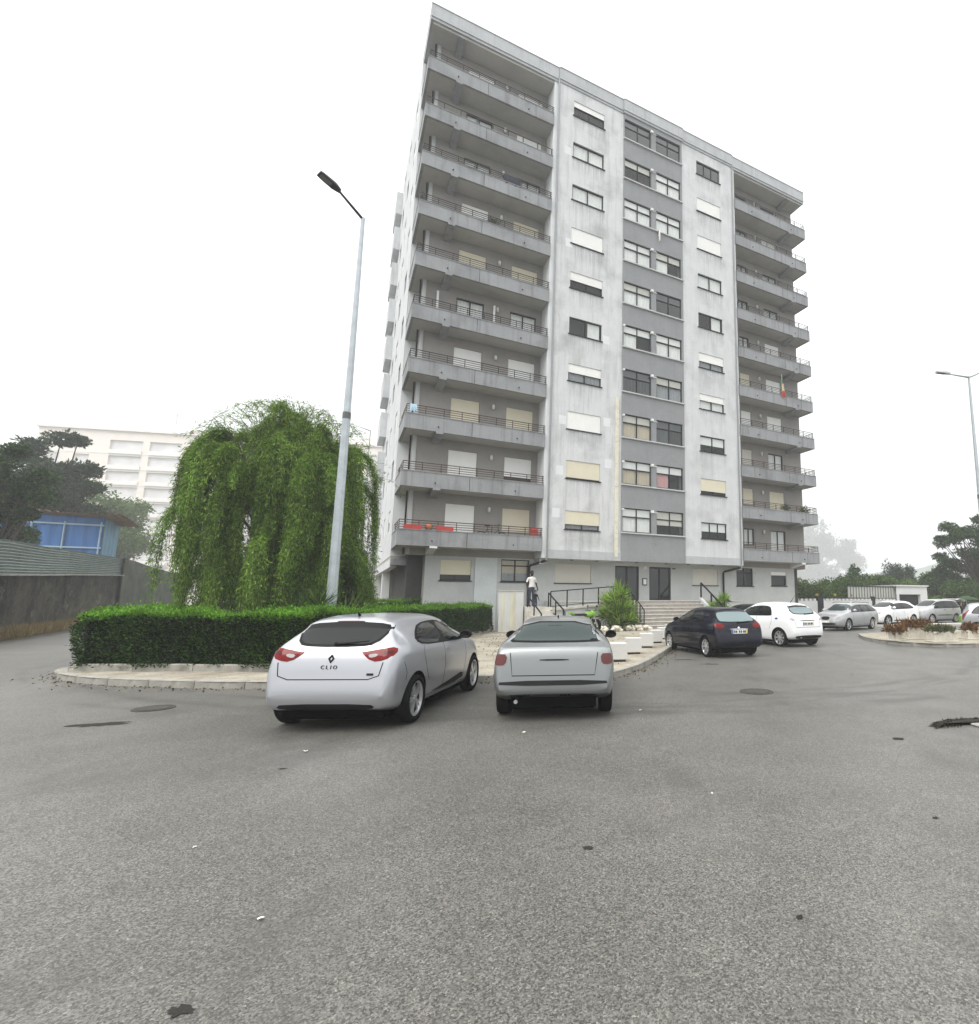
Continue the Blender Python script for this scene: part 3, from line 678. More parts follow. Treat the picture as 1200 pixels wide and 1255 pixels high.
# litter on the asphalt
simple('litter_paper', (.68, .67, .62), .8, 0, .1)
simple('litter_leaf', (.10, .075, .03), .8, 0, .2)
for i, (x, y, s, lab) in enumerate(((-2.02, 3.08, .024, 'larger white paper scrap lying on the open asphalt'), (-3.05, 3.9, .014, 'small torn white paper scrap on the grey asphalt'), (-3.75, 6.2, .035, 'white paper scrap on the asphalt behind the silver hatchback'), (-1.55, 7.05, .03, 'white scrap lying behind the silver saloon'),
        (.55, 4.9, .014, 'tiny white fleck of paper on the asphalt'), (-.1, 8.4, .03, 'white litter scrap beside the silver saloon tyre'))):
    mb = MB(); n = 9; vs = [(s*cos(2*pi*j/n)*random.uniform(.6, 1.2), s*.6*sin(2*pi*j/n)*random.uniform(.6, 1.2), .006+random.uniform(0, .012)) for j in range(n)]
    mb.add(vs, [tuple(range(n))]); o = obj('paper_scrap', mb, 'litter_paper'); o.location = (x, y, 0); o.rotation_euler = (0, 0, i*1.3); tag(o, lab, 'litter')
# loose grit and dead leaves gathered along the kerbs
P = []
for a, b in zip(front, front[1:]):
    L = math.dist(a, b); m = int(L*26)
    for _ in range(m):
        t = random.random(); d = abs(random.gauss(0, .22)); nx, ny = (b[1]-a[1])/L, -(b[0]-a[0])/L
        P.append((a[0]+(b[0]-a[0])*t+nx*d, a[1]+(b[1]-a[1])*t+ny*d, .008))
P = np.array(P)
tag(leaves('leaf_litter', P, np.tile([1., 0, 0.05], (len(P), 1)), .05, .03, 'litter_leaf', None, .9), 'brown dead leaves and grit gathered along the kerb', 'leaf litter', kind='stuff')
P = np.stack([rng.uniform(-13, 1.2, 1500), rng.uniform(10.4, 27, 1500), np.full(1500, KT)], 1)
P = P[(P[:, 0] > -7.3) & (P[:, 0] < -.8+(P[:, 1]-11)*.12)]
tag(leaves('leaf_litter', P, np.tile([1., 0, 0.05], (len(P), 1)), .05, .03, 'litter_leaf', None, .9), 'brown dead leaves scattered over the pavement', 'leaf litter', kind='stuff')
def smst(t): t = min(max(t, 0), 1); return t*t*(3-2*t)
# ---------------------------------------------------------------- vegetation
leafmat('hedge_shade_leaf', (.004, .013, .003), (.013, .038, .005), (.06, .13, .016), .1)  # side leaves darkened so the colour carries the shade
leafmat('hedge_lit_leaf', (.05, .14, .010), (.10, .25, .02), (.20, .36, .04), .3)  # top leaves brightened, light from above put into the colour
leafmat('willow_leaf', (.06, .13, .014), (.12, .235, .028), (.29, .41, .075), .25, soft=.9)
leafmat('tree_leaf_dark', (.014, .038, .012), (.032, .075, .02), (.075, .13, .036), .22, soft=.5)
leafmat('tree_leaf_mid', (.028, .060, .014), (.060, .115, .024), (.12, .18, .045), .28, soft=.5)
leafmat('tree_leaf_light', (.05, .10, .02), (.095, .165, .035), (.17, .24, .06), .3, soft=.5)
leafmat('tree_leaf_grey', (.018, .036, .022), (.036, .062, .036), (.07, .10, .055), .2, soft=.5)
leafmat('spike_leaf', (.08, .18, .02), (.19, .33, .04), (.40, .52, .10), .3)
leafmat('spike_leaf_low', (.02, .05, .012), (.05, .09, .02), (.10, .14, .03), .2)
leafmat('dry_leaf', (.07, .035, .016), (.16, .075, .03), (.28, .17, .075), .2)
leafmat('sage_leaf', (.06, .07, .035), (.11, .12, .06), (.18, .18, .09), .2)
leafmat('yellow_leaf', (.25, .22, .03), (.45, .38, .05), (.65, .55, .1), .3)
leafmat('dry_grass', (.14, .10, .04), (.24, .18, .08), (.36, .28, .13), .2)
simple('bark', (.07, .055, .042), .95, 0, .3, 8, .7, 25, .2, stretch=(1, 1, .25))
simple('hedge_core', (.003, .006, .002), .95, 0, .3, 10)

def ray_fill(n, fn): return np.array([fn() for _ in range(n)])
def hedge(name, label, line, w, h, dens, base=.27, leaf=.06, topfac=1.0):
    """clipped hedge along a polyline (centre line), w thick, up to height h"""
    o = empty(name, (0, 0, 0), 0, label, 'hedge')
    P, D, T, TD = [], [], [], []
    core = MB()
    for (a, b) in zip(line, line[1:]):
        a = np.array(a); b = np.array(b); L = np.linalg.norm(b-a); t = (b-a)/L; nn = np.array([-t[1], t[0]])
        c = [(*(a-nn*w*.42-t*w*.3), ), (*(b-nn*w*.42+t*w*.3), ), (*(b+nn*w*.42+t*w*.3), ), (*(a+nn*w*.42-t*w*.3), )]
        core.prism([(float(q[0]), float(q[1])) for q in c], base-.1, h-.09)
        m = int(L*h*dens)
        for s in (-1, 1):
            u = rng.uniform(-w*.52, L+w*.52, m); z = base-.06+(h-base+.04)*rng.uniform(0, 1, m)**.9
            bulge = .06*np.sin(u*2.3+s)+.05*np.sin(u*5.1+z*4)+.03*np.sin(u*11+z*9)+rng.normal(0, .035, m)
            p = a+np.outer(u, t)+np.outer(s*(w*.5+bulge-.16*(z > h-.12)*rng.random(m)), nn); P.append(np.column_stack([p, z])); D.append(np.column_stack([np.tile(nn*s, (m, 1))+rng.normal(0, .3, (m, 2)), np.full(m, .35)]))
        m = int(L*w*dens*1.1*topfac); u = rng.uniform(-w*.52, L+w*.52, m); q = rng.uniform(-.5, .5, m)*w
        hz_ = h+.045*np.sin(u*1.7)+.04*np.sin(u*4.3+q*3)+rng.normal(0, .04, m)+(rng.random(m) < .04)*rng.uniform(0, .16, m)
        p = a+np.outer(u, t)+np.outer(q, nn); T.append(np.column_stack([p, hz_])); TD.append(np.column_stack([rng.normal(0, .5, (m, 2)), np.full(m, 1.)]))
    for e, s in ((line[0], -1), (line[-1], 1)):
        a = np.array(e); t = np.array(line[1 if s < 0 else -1])-np.array(line[0 if s < 0 else -2]); t = t/np.linalg.norm(t)*s; nn = np.array([-t[1], t[0]])
        m = int(w*h*dens); q = rng.uniform(-.5, .5, m)*w; z = base-.06+(h-base+.04)*rng.random(m)
        p = a+np.outer(q, nn)+np.outer(w*.4*np.sqrt(np.maximum(0, 1-(q/w*1.6)**2))+.1+rng.normal(0, .03, m), t); P.append(np.column_stack([p, z])); D.append(np.column_stack([np.tile(t, (m, 1)), np.full(m, .3)]))
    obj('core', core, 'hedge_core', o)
    tag(leaves('foliage', np.vstack(P), np.vstack(D), leaf, leaf*.55, 'hedge_shade_leaf', o, .5), kind='stuff')
    tag(leaves('lit_top_leaves', np.vstack(T), np.vstack(TD), leaf*1.2, leaf*.5, 'hedge_lit_leaf', o, .5), kind='stuff')  # brighter leaf colour paints the lit top of the hedge
    return o
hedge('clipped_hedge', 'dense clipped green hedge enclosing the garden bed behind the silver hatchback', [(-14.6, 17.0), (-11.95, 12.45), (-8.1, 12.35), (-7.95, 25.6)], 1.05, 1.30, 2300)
hedge('low_hedge', 'long low hedge in front of the passage under the block', [(-15.5, 24.2), (-8.4, 28.0)], .8, 1.55, 1300, .2, .055)

def branchy(mb, p, d, L, r, depth, tips, spread=.55, up=.1, seg=3):
    p = Vector(p); d = Vector(d).normalized(); pts = [p.copy()]; rr = [r]
    for i in range(seg):
        d = (d+Vector((random.gauss(0, .14), random.gauss(0, .14), random.gauss(0, .1)+up*.3))).normalized(); p = p+d*L/seg; pts.append(p.copy()); rr.append(r*(1-.35*(i+1)/seg))
    mb.tube(pts, rr, 5 if depth < 3 else 7, False)
    if depth == 0: tips.append((p, d)); return
    for i in range(random.choice((2, 3, 3))):
        nd = (d+Vector((random.gauss(0, spread), random.gauss(0, spread), random.gauss(0, spread*.6)+up))).normalized()
        branchy(mb, p, nd, L*random.uniform(.62, .85), rr[-1]*.7, depth-1, tips, spread, up, seg)
    if depth == 1: tips.append((p, d))
def tree(name, label, x, y, h, rx, n, mat, trunk_h=.3, clump=.55, leaf=.13, group=None, z0=0., lean=(0, 0), squash=.75, cat='tree', gap=0., clumps=None):
    """trunk with limbs; leaves in clumps around limb ends spread through an uneven crown"""
    o = empty(name, (x, y, z0), 0, label, cat, group)
    mb = MB(); tips = []; th = h*trunk_h; r0 = max(.06, h*.022)
    mb.tube([(0, 0, -.1), (lean[0]*.3, lean[1]*.3, th*.5), (lean[0], lean[1], th)], [r0*1.3, r0, r0*.85], 8, False)
    cz = th+(h-th)*.5; ry = (h-th)*.5
    C = []
    k = clumps or 26
    for i in range(k):
        v = unit(rng.normal(0, 1, 3)); rad = rng.uniform(.15, 1.0)**.6
        q = np.array([lean[0]+v[0]*rx*rad*rng.uniform(.8, 1.12), lean[1]+v[1]*rx*rad*rng.uniform(.8, 1.1), cz+v[2]*ry*rad*rng.uniform(.85, 1.08)]); C.append(q)
        if rad > .5:
            m = (q+np.array([lean[0], lean[1], th]))*.5+rng.normal(0, rx*.06, 3); m[2] = max(m[2], th*.8)
            mb.tube([(lean[0], lean[1], th*rng.uniform(.75, 1.1)), tuple(m), tuple(q)], [r0*.5, r0*.28, r0*.08], 5, False)
    obj('trunk', mb, 'bark', o, True)
    C = np.array(C); per = n//k; P = []; D = []
    for c in C:
        s = clump*rx*.5*rng.uniform(.6, 1.25); v = unit(rng.normal(0, 1, (per, 3))); rad = rng.uniform(0, 1, per)**.45
        sh = np.array([1, 1, squash]); p = c+v*rad[:, None]*s*sh*(1+.25*np.sin(v[:, :1]*5+c[0]*3)); P.append(p); D.append(v+np.array([0, 0, .1]))
    tag(leaves('crown', np.vstack(P), np.vstack(D), leaf, leaf*.55, mat, o, .8), kind='stuff'); return o

def willow(x, y, h, rx):
    o = empty('willow_tree', (x, y, .2), 0, 'large weeping willow with trailing light green branches behind the clipped hedge', 'tree')
    mb = MB(); th = h*.34; mb.tube([(0, 0, -.2), (.1, 0, th*.5), (0, .1, th)], [.28, .22, .18], 9, False)
    P, D, TW = [], [], MB()
    def strand(p, v, L, per, droop):
        q = p.copy(); m = int(L/.045); pts = [tuple(q)]; out = np.array([v[0], v[1], 0])
        for j in range(m):
            v = v*.94+np.array([0, 0, -droop]); vv = v/np.linalg.norm(v); q = q+vv*.045
            if q[2] < .75: break
            pts.append(tuple(q))
            for _ in range(per): P.append(q+rng.normal(0, .05, 3)); D.append(vv+rng.normal(0, .45, 3)+out*.15)
        if len(pts) > 6: TW.tube(pts[::5], .005, 3, False)
    nodes = 40
    for i in range(nodes):
        # limb ends over an uneven dome; golden-angle spread so that tufts and gaps alternate
        f = (i+.5)/nodes; a = i*2.39996+rng.normal(0, .15); rr = rx*.82*sqrt(f)*rng.uniform(.85, 1.1)
        z = th+(h-th)*(.97*sqrt(max(0, 1-(rr/(rx*1.12))**2)))*rng.uniform(.62, 1.04)
        c = np.array([rr*cos(a), rr*sin(a), z]); out = np.array([cos(a), sin(a), 0.])
        if i % 2 == 0: mb.tube([(0, .05, th*.9), tuple(c*.55+np.array([0, 0, th*.45])), tuple(c)], [.10, .05, .015], 5, False)
        for k in range(4):                       # sprays: bundles that leave the limb together and trail apart
            d0 = out*rng.uniform(.1, 1.0)+np.array([rng.normal(0, .55), rng.normal(0, .55), rng.uniform(.0, .9)]); c1 = c+rng.normal(0, .16, 3); Lb = rng.uniform(.8, 2.0)+(rng.uniform(0, 2.8) if f > .4 else rng.uniform(0, 1.2))
            for q_ in range(13): strand(c1+rng.normal(0, .04, 3), d0+rng.normal(0, .125, 3), Lb*rng.uniform(.35, 1.15), 3, .085)
    for i in range(260):
        a = rng.uniform(0, 2*pi); rr = rx*rng.uniform(0, .95); z = th+(h-th)*.93*sqrt(max(0, 1-(rr/rx/1.1)**2))
        strand(np.array([rr*cos(a), rr*sin(a), z]), np.array([cos(a)*.55+rng.normal(0, .35), sin(a)*.55+rng.normal(0, .35), 1.05]), rng.uniform(.7, 1.9), 1, .02)
    for i in range(34):                          # low skirt of trailing sprays
        a = i*2.39996+.7; rr = rx*rng.uniform(.62, 1.02); z = rng.uniform(2.2, 4.4); c = np.array([rr*cos(a), rr*sin(a), z]); out = np.array([cos(a), sin(a), 0.])
        if i % 4 == 0: mb.tube([(0, .05, th*.9), tuple(c*.6+np.array([0, 0, th*.3])), tuple(c)], [.06, .03, .01], 5, False)
        for k in range(3):
            d0 = out*rng.uniform(-.2, .7)+np.array([rng.normal(0, .6), rng.normal(0, .6), rng.uniform(-.3, .5)]); c1 = c+rng.normal(0, .18, 3)
            for q_ in range(11): strand(c1+rng.normal(0, .04, 3), d0+rng.normal(0, .125, 3), rng.uniform(.9, 3.2), 3, .085)
    obj('trunk', mb, 'bark', o, True); tag(obj('twigs', TW, 'bark', o), kind='stuff')
    tag(leaves('crown', np.array(P), np.array(D), .12, .022, 'willow_leaf', o, .4), kind='stuff')
    return o
willow(-11.7, 17.2, 7.3, 2.3)

def spiky(name, label, x, y, z, r, h, heads, n, mats=('spike_leaf', 'spike_leaf_low'), cat='shrub', group=None):
    """many-headed yucca: rosettes of sword leaves on short stems"""
    o = empty(name, (x, y, z), 0, label, cat, group); st = MB(); P = [[], []]; D = [[], []]
    for i in range(heads):
        a = rng.uniform(0, 2*pi); rad = r*rng.uniform(0, 1)**.6*.62; hh = h*rng.uniform(.12, .74)*(1-.3*(rad/r)**2); c = np.array([rad*cos(a), rad*sin(a), hh])
        st.tube([(rad*.5*cos(a), rad*.5*sin(a), 0), tuple(c)], [.06, .045], 6, False)
        v = unit(rng.normal(0, 1, (n, 3))+np.array([cos(a)*.5, sin(a)*.5, .75])); low = v[:, 2] < .15
        for kk, msk in enumerate((~low, low)): P[kk].append(np.tile(c, (msk.sum(), 1))); D[kk].append(v[msk])
    obj('stems', st, 'bark', o)
    for kk in range(2): tag(leaves(('leaf_heads', 'lower_leaves')[kk], np.vstack(P[kk]), np.vstack(D[kk]), r*.55, .045, mats[kk], o, .08), kind='stuff')
    return o
def BW(X, Y, Z=0.):      # block frame -> world
    c, s = cos(BR), sin(BR); return (BX+X*c-Y*s, BY+X*s+Y*c, Z)
spiky('yucca_shrub', 'bushy yucca with bright green sword leaves left of the entrance steps', *BW(3.0, -2.3, .15), 1.15, 2.7, 34, 60)
spiky('yucca_shrub', 'round yucca shrub right of the entrance steps behind the parked cars', *BW(9.9, -1.6, .15), .95, 2.25, 24, 60)
spiky('agave_plant', 'dark green spiky plant behind the hedge at the foot of the lamp post', -8.7, 14.6, .25, 1.2, 1.7, 9, 40, ('spike_leaf_low', 'spike_leaf_low'), 'plant')
spiky('agave_plant', 'dark spiky plant under the willow by the lamp post', -9.9, 14.8, .25, 1.1, 1.5, 7, 40, ('spike_leaf_low', 'spike_leaf_low'), 'plant')
# trees behind and beyond
GL = 'trees beyond the left-hand wall'
tree('dark_tree', 'dark leafy tree overhanging the corrugated fence beside the blue shed', -34.4, 27.6, 11.6, 2.1, 34000, 'tree_leaf_dark', .1, .62, .2, GL, clumps=46)
tree('spreading_tree', 'broad grey green tree rising behind the blue shed roof', -50.2, 44.0, 16.8, 3.6, 34000, 'tree_leaf_grey', .22, .55, .3, GL, clumps=52, squash=.6)
tree('hazy_tree', 'round hazy tree in front of the long pale apartment building', -73.0, 72.0, 17.0, 6.0, 26000, 'tree_leaf_light', .1, .65, .42, GL, clumps=40)
tree('leafy_bush', 'bright green leafy bush hanging over the corrugated fence', -34.6, 29.2, 6.2, 1.2, 9000, 'tree_leaf_mid', .35, .8, .17, GL, cat='bush')
tree('garden_tree', 'small pale green tree beyond the end of the stained wall', -41.5, 58.0, 6.2, 3.4, 12000, 'tree_leaf_light', .05, .8, .3, GL)
GR = 'trees behind the white boundary wall'
for i, (x, y, h, rx, n, m, sq, lab) in enumerate((
        (15.8, 52, 3.5, 2.6, 9000, 'tree_leaf_light', .8, 'bright green bushy tree directly behind the corner of the block'),
        (19.0, 54, 3.6, 2.8, 9000, 'tree_leaf_mid', .8, 'rounded mid green tree behind the castellated wall'),
        (22.4, 60, 5.2, 1.6, 7000, 'tree_leaf_dark', 1.2, 'narrow dark conical tree behind the castellated wall'),
        (23.8, 55, 3.8, 2.8, 10000, 'tree_leaf_mid', .7, 'wide green tree behind the ribbed panel fence'),
        (32.4, 70, 6.4, 2.0, 8000, 'tree_leaf_grey', 1.3, 'pointed hazy conifer rising above the garage hut'),
        (28.3, 60, 4.0, 2.6, 9000, 'tree_leaf_light', .8, 'pale green tree behind the white garage hut'),
        (31.6, 60, 5.4, 2.3, 11000, 'tree_leaf_dark', .9, 'dark green tree with feathery top right of the garage hut'),
        (34.6, 57, 4.6, 2.6, 9000, 'tree_leaf_dark', .9, 'dense dark tree behind the people carrier'),
        (30.5, 52, 3.2, 2.0, 7000, 'tree_leaf_mid', .8, 'low green bush behind the raised tailgate'),
        (26.6, 50, 1.8, .8, 3000, 'tree_leaf_light', .9, 'small round clipped bush beside the garage hut'),
        (37.2, 57, 5.2, 2.6, 9000, 'tree_leaf_dark', .8, 'tall dark tree at the edge of the parking area'))):
    tree('tree', lab, x, y, h, rx, int(n*1.6), m, .03, .8, .27, GR, squash=sq, clumps=34)
tree('spreading_tree', 'tall spreading tree with open crown at the edge of the parking area', 34.0, 56.0, 10.4, 4.6, 17000, 'tree_leaf_dark', .42, .36, .26, GR, clumps=36, squash=.5)
hm = MB(); nh = 40
for i in range(nh+1):
    x = 110+14*i; z = 34*smst((x-110)/80)*(1+.16*sin(i*.5)+.07*sin(i*1.3)); hm.v += [(x*.96, 545, -1), (x, 600, z), (x*1.05, 660, -1)]
for i in range(nh):
    for k in range(2): hm.face(3*i+k, 3*i+3+k, 3*i+4+k, 3*i+1+k)
simple('hillside', (.05, .08, .04), .95, 0, .3, .05)
tag(obj('hill', hm, 'hillside', None, True), kind='structure')
for x, y, h, rx, z0, lab in ((186, 585, 62, 24, 26, 'tallest of the distant trees fading into fog beside the block'), (216, 585, 36, 15, 28, 'rounded distant tree fading into fog right of the tallest one'), (160, 590, 50, 20, 24, 'broad distant tree in the fog partly hidden by the block')):
    tree('distant_tree', lab, x, y, h, rx, 9000, 'tree_leaf_grey', .02, .85, 2.4, 'distant trees in the fog', z0=z0)
# yellow-green perennials at the edge of the parking area
n = 5200; P = np.stack([rng.uniform(24.0, 30, n), rng.uniform(37.5, 39, n), rng.uniform(.1, 1.9, n)**1.0], 1)
tag(leaves('yellow_perennials', P, np.tile([0, 0, 1.], (n, 1)), .22, .06, 'yellow_leaf', None, .5), 'tall yellow flowering plants along the parking edge', 'plants', kind='stuff')
# weeds at the foot of the stained wall
P = []
for i in range(5200):
    t = rng.random(); a, b = ((-25.5, 21.0), (-32.4, 30.6)) if rng.random() < .6 else ((-32.4, 30.6), (-38, 38)); P.append((a[0]+(b[0]-a[0])*t+rng.uniform(-.1, 1.0), a[1]+(b[1]-a[1])*t+rng.uniform(-.1, .3), .08))
P = np.array(P); tag(leaves('dry_grass', P, np.tile([0, 0, 1.], (len(P), 1)), .5, .02, 'dry_grass', None, .3), 'dry straw coloured grass along the foot of the stained wall', 'grass', kind='stuff')
n = 3500; P = np.stack([rng.uniform(-15.5, -8.6, n), rng.uniform(13.6, 24, n), np.full(n, .25)], 1); P = P[P[:, 0] > -11.4-.58*(P[:, 1]-12.4)]; n = len(P)
tag(leaves('ground_cover', P, np.tile([0, 0, 1.], (n, 1)), .8, .05, 'spike_leaf_low', None, .4), 'rank green ground cover inside the hedged garden bed', 'plants', kind='stuff')
# ---------------------------------------------------------------- walls, sheds and far buildings
def stonewall():
    s = NT('old_wall'); co = s.coord(); cs = s.coord((.55, .55, .7))
    c = s.scale((.085, .076, .060), s.rng(s.noise(co, 1.6, 8, .75), .3, .7, .45, 1.5))
    c = s.mix(s.rng(s.noise(cs, .8, 9, .8), .44, .56, 0, .95), c, (.016, .015, .012))
    c = s.mix(s.rng(s.noise(cs, 1.4, 7, .75), .57, .68, 0, .55), c, (.22, .205, .17))
    c = s.mix(s.rng(s.noise(co, 6, 5, .7), .56, .7, 0, .5), c, (.045, .05, .02))
    return s.done(s.bsdf(c, .95, 0, s.bump(s.noise(co, 7, 7, .7), 1.0, .08), .2))
stonewall()
simple('end_wall', (.085, .095, .075), .95, 0, .35, 1.2, .5, 20, .2, dirt=.6, dirtcol=(.02, .022, .016))
simple('corrugated_green', (.34, .40, .38), .5, .3, .12, 2, 0, dirt=.35, dirtcol=(.12, .14, .12))
simple('shed_blue', (.03, .125, .34), .6, .1, .18, 1.5, 0, dirt=.4, dirtcol=(.03, .07, .16), stretch=(1, 1, .3))
simple('shed_blue_light', (.10, .24, .36), .6, .1, .15, 1.5)
simple('shed_bar', (.30, .42, .50), .6, .2, .15, 3)
simple('roof_sheet', (.30, .175, .085), .9, 0, .3, 3, .3, 20, dirt=.5, dirtcol=(.10, .08, .06))
simple('far_cream_hazed', (.80, .74, .68), .9, 0, .05, .5)  # cream walls paled further, painting distance haze into their colour
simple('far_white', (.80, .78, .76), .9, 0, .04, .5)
simple('far_brick_hazed', (.76, .72, .70), .9, 0, .05, .5)  # attic and cornice paled as well to stand in for haze
simple('far_pane_hazed', (.70, .69, .69), .4, 0, .15, .3)  # pale panes: haze and white sky reflection put into the colour
simple('far_roof', (.36, .38, .42), .8, 0, .1, .5)
simple('hut_white', (.72, .72, .71), .8, 0, .05, 1, dirt=.15)
simple('panel_fence', (.47, .47, .42), .7, .1, .12, 2, 0, stretch=(1, 1, .2))
simple('galvanised', (.42, .46, .49), .45, .55, .14, 5, 0, dirt=.25, dirtcol=(.25, .27, .28))
simple('lamp_black', (.03, .032, .035), .4, .1, .1)
simple('lamp_lens', (.14, .145, .14), .25, 0, .1)

# stained retaining wall
wl = [(-22.2, 16.0, 2.4), (-26.75, 22.6, 2.62), (-30.2, 26.9, 2.80), (-32.75, 30.5, 2.98), (-37.1, 38.0, 3.27), (-47.0, 55.0, 3.5)]
o = empty('retaining_wall', (0, 0, 0), 0, 'old dark stained retaining wall along the side road', 'wall')
mb = MB()
def wall_run(mb, pts, th, zb=-.1, rough=0.):
    for (x0, y0, h0), (x1, y1, h1) in zip(pts, pts[1:]):
        t = Vector((x1-x0, y1-y0, 0)).normalized(); n = Vector((-t.y, t.x, 0))*th
        n = n if n.x < 0 else -n; m = 12; o_ = len(mb.v)
        for i in range(m+1):
            f = i/m; x, y, h = x0+(x1-x0)*f, y0+(y1-y0)*f, h0+(h1-h0)*f
            for z in (zb, h*.35, h*.7, h): mb.v.append((x+random.uniform(-rough, rough), y+random.uniform(-rough, rough)*.3, z))
            mb.v += [(x+n.x, y+n.y, h), (x+n.x, y+n.y, zb)]
        for i in range(m):
            for k in range(5): a = o_+i*6+k; mb.face(a, a+6, a+7, a+1)
wall_run(mb, wl[:5], .5, -.1, .05); obj('masonry', mb, 'old_wall', o, True, 40)
mb = MB(); wall_run(mb, [(-36.9, 38.0, 4.5), (-38.6, 40.8, 4.42), (-41.5, 45.5, 4.2), (-46.8, 55.0, 3.95)], .4, -.1, .03); obj('end_section', mb, 'end_wall', o, True, 40)
mb = MB()
for (x0, y0, h0), (x1, y1, h1) in zip(wl[:5], wl[1:5]): mb.bar((x0-.1, y0, h0+.03), (x1-.1, y1, h1+.03), .62, .06)
obj('coping', mb, 'kerb_stone', o)
# corrugated fence on top of it, sheet by sheet
o = empty('corrugated_fence', (0, 0, 0), 0, 'grey green corrugated sheet fence standing on the stained wall', 'fence')
fl = [(-22.6, 16.2, 2.46, 1.3), (-27.0, 22.7, 2.68, 1.45), (-30.5, 27.1, 2.86, 1.42), (-33.0, 30.7, 3.04, 1.38), (-37.2, 38.2, 3.33, 1.15)]
for (x0, y0, b0, h0), (x1, y1, b1, h1) in zip(fl, fl[1:]):
    L = math.dist((x0, y0), (x1, y1)); ns = max(1, round(L/2.6))
    for i in range(ns):
        fa, fb = i/ns, (i+1)/ns; mb = MB(); nr = 22
        for f in (fa, fb-.002):
            for j in range(nr+1):
                w = .06*cos(j*pi); t = j/nr; x = x0+(x1-x0)*f; y = y0+(y1-y0)*f; mb.v.append((x+w*.8, y+w*.6, b0+(b1-b0)*f+(h0+(h1-h0)*f)*t))
        for j in range(nr): mb.face(j, nr+1+j, nr+2+j, j+1)
        obj('sheet', mb, 'corrugated_green', o)
    mb = MB().bar((x0-.1, y0, b0), (x0-.1, y0, b0+h0), .07); obj('post', mb, 'galvanised', o)
# blue shed
SR = atan2(7.6, -4.9)
o = empty('blue_shed', (-40.7, 40.0, -.28), 0, 'blue painted sheet metal shed with a sagging fibre cement roof', 'shed')
def shed_face(p, q, z0, zp, zq, n, mat, nm):
    mb = MB(); L = math.dist(p, q)
    for i in range(n+1):
        f = i/n; d = .02*(1 if (i//2) % 2 else -1); tx, ty = (q[0]-p[0])/L, (q[1]-p[1])/L
        mb.v += [(p[0]+(q[0]-p[0])*f-ty*d, p[1]+(q[1]-p[1])*f+tx*d, z0), (p[0]+(q[0]-p[0])*f-ty*d, p[1]+(q[1]-p[1])*f+tx*d, zp+(zq-zp)*f)]
    for i in range(n): mb.face(2*i, 2*i+2, 2*i+3, 2*i+1)
    return obj(nm, mb, mat, o)
A_, B_, C_ = (-5.6, -1.6), (0, 0), (-1.45, 2.4); D_ = (-7.0, 1.2)
shed_face(A_, B_, 2.6, 7.0, 6.78, 40, 'shed_blue', 'front_wall'); shed_face(B_, C_, 2.6, 6.78, 6.62, 16, 'shed_blue_light', 'side_wall'); shed_face(D_, A_, 2.6, 6.9, 7.0, 10, 'shed_blue', 'side_wall')
for f0, f1, za, zb in ((0, 1, 6.45, 6.3), (0, 1, 4.95, 4.85)):
    mb = MB().bar((A_[0], A_[1]-.06, za), (B_[0], B_[1]-.06, zb), .09); obj('rail', mb, 'shed_bar', o)
for f in (.1, .38, .66, .98): x = A_[0]+5.6*f; y = A_[1]+1.6*f-.07; obj('upright', MB().bar((x, y, 2.7), (x, y, 6.5), .07), 'shed_bar', o)
mb = MB(); nr = 60
for i in range(nr+1):
    f = i/nr; x = -6.4+8.0*f; w = .05*sin(i*pi*.55); z = 7.36-.42*f+.06*sin(f*7)
    mb.v += [(x, -2.2+1.6*f, z+w-.05), (-7.6+7.25*f, 1.6+1.3*f, z+w-.18-.25*f)]
for i in range(nr): mb.face(2*i, 2*i+2, 2*i+3, 2*i+1)
obj('roof', mb, 'roof_sheet', o, True); o.scale = (1.17, 1.17, 1.17)
# steel canopy frame beside the shed
o = empty('canopy_frame', (-36.5, 45, 0), 0, 'pale blue steel canopy frame behind the stained wall', 'canopy')
mb = MB()
for x in (0, 2.2): mb.bar((x, 0, 0), (x, 0, 5.2), .1)
mb.bar((-1.2, 0, 5.2), (2.4, 0, 5.1), .12); mb.bar((-1.2, 0, 4.9), (2.4, 0, 4.8), .06); obj('frame', mb, 'shed_bar', o)
mb = MB().box(-1.8, 2.8, .3, 4, 4.2, 4.3); obj('roof', mb, 'far_roof', o)

def far_block(name, label, p, q, floors, fh, z0, cols, mats, rz_top, deep=12):
    """street front from p to q; cols: list of (u0,u1,kind) fractions"""
    L = math.dist(p, q); ang = atan2(q[1]-p[1], q[0]-p[0]); o = empty(name, (p[0], p[1], z0), ang, label, 'building')
    hs = []; top = floors*fh+rz_top
    for f in range(floors):
        for u0, u1, kind in cols: hs.append((u0*L, u1*L, f*fh+(.9 if kind == 'w' else .25), f*fh+fh-.55))
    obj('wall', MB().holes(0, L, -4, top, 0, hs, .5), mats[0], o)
    obj('side_wall', MB().box(0, L, .9, deep, -4, top-.02), mats[0], o)
    for h in hs:
        big = h[1]-h[0] > 3
        obj('window', MB().box(h[0], h[1], .45, .48, h[2], h[3]), 'far_pane_hazed', o)
        if big: obj('balcony_front', MB().box(h[0], h[1], -.25, -.02, h[2]-.3, h[2]+.75), mats[1], o)
        elif random.random() < .6: obj('shutter', MB().box(h[0], h[1], .3, .34, h[3]-.5*random.choice((1, 1.6, .7)), h[3]), mats[1], o)
    obj('cornice', MB().box(-.3, L+.3, -.5, deep, top, top+.5), mats[2], o)
    for f in range(1, floors): obj('band', MB().box(0, L, -.06, -.005, f*fh-.1, f*fh+.12), mats[1], o)
    return o, L, top
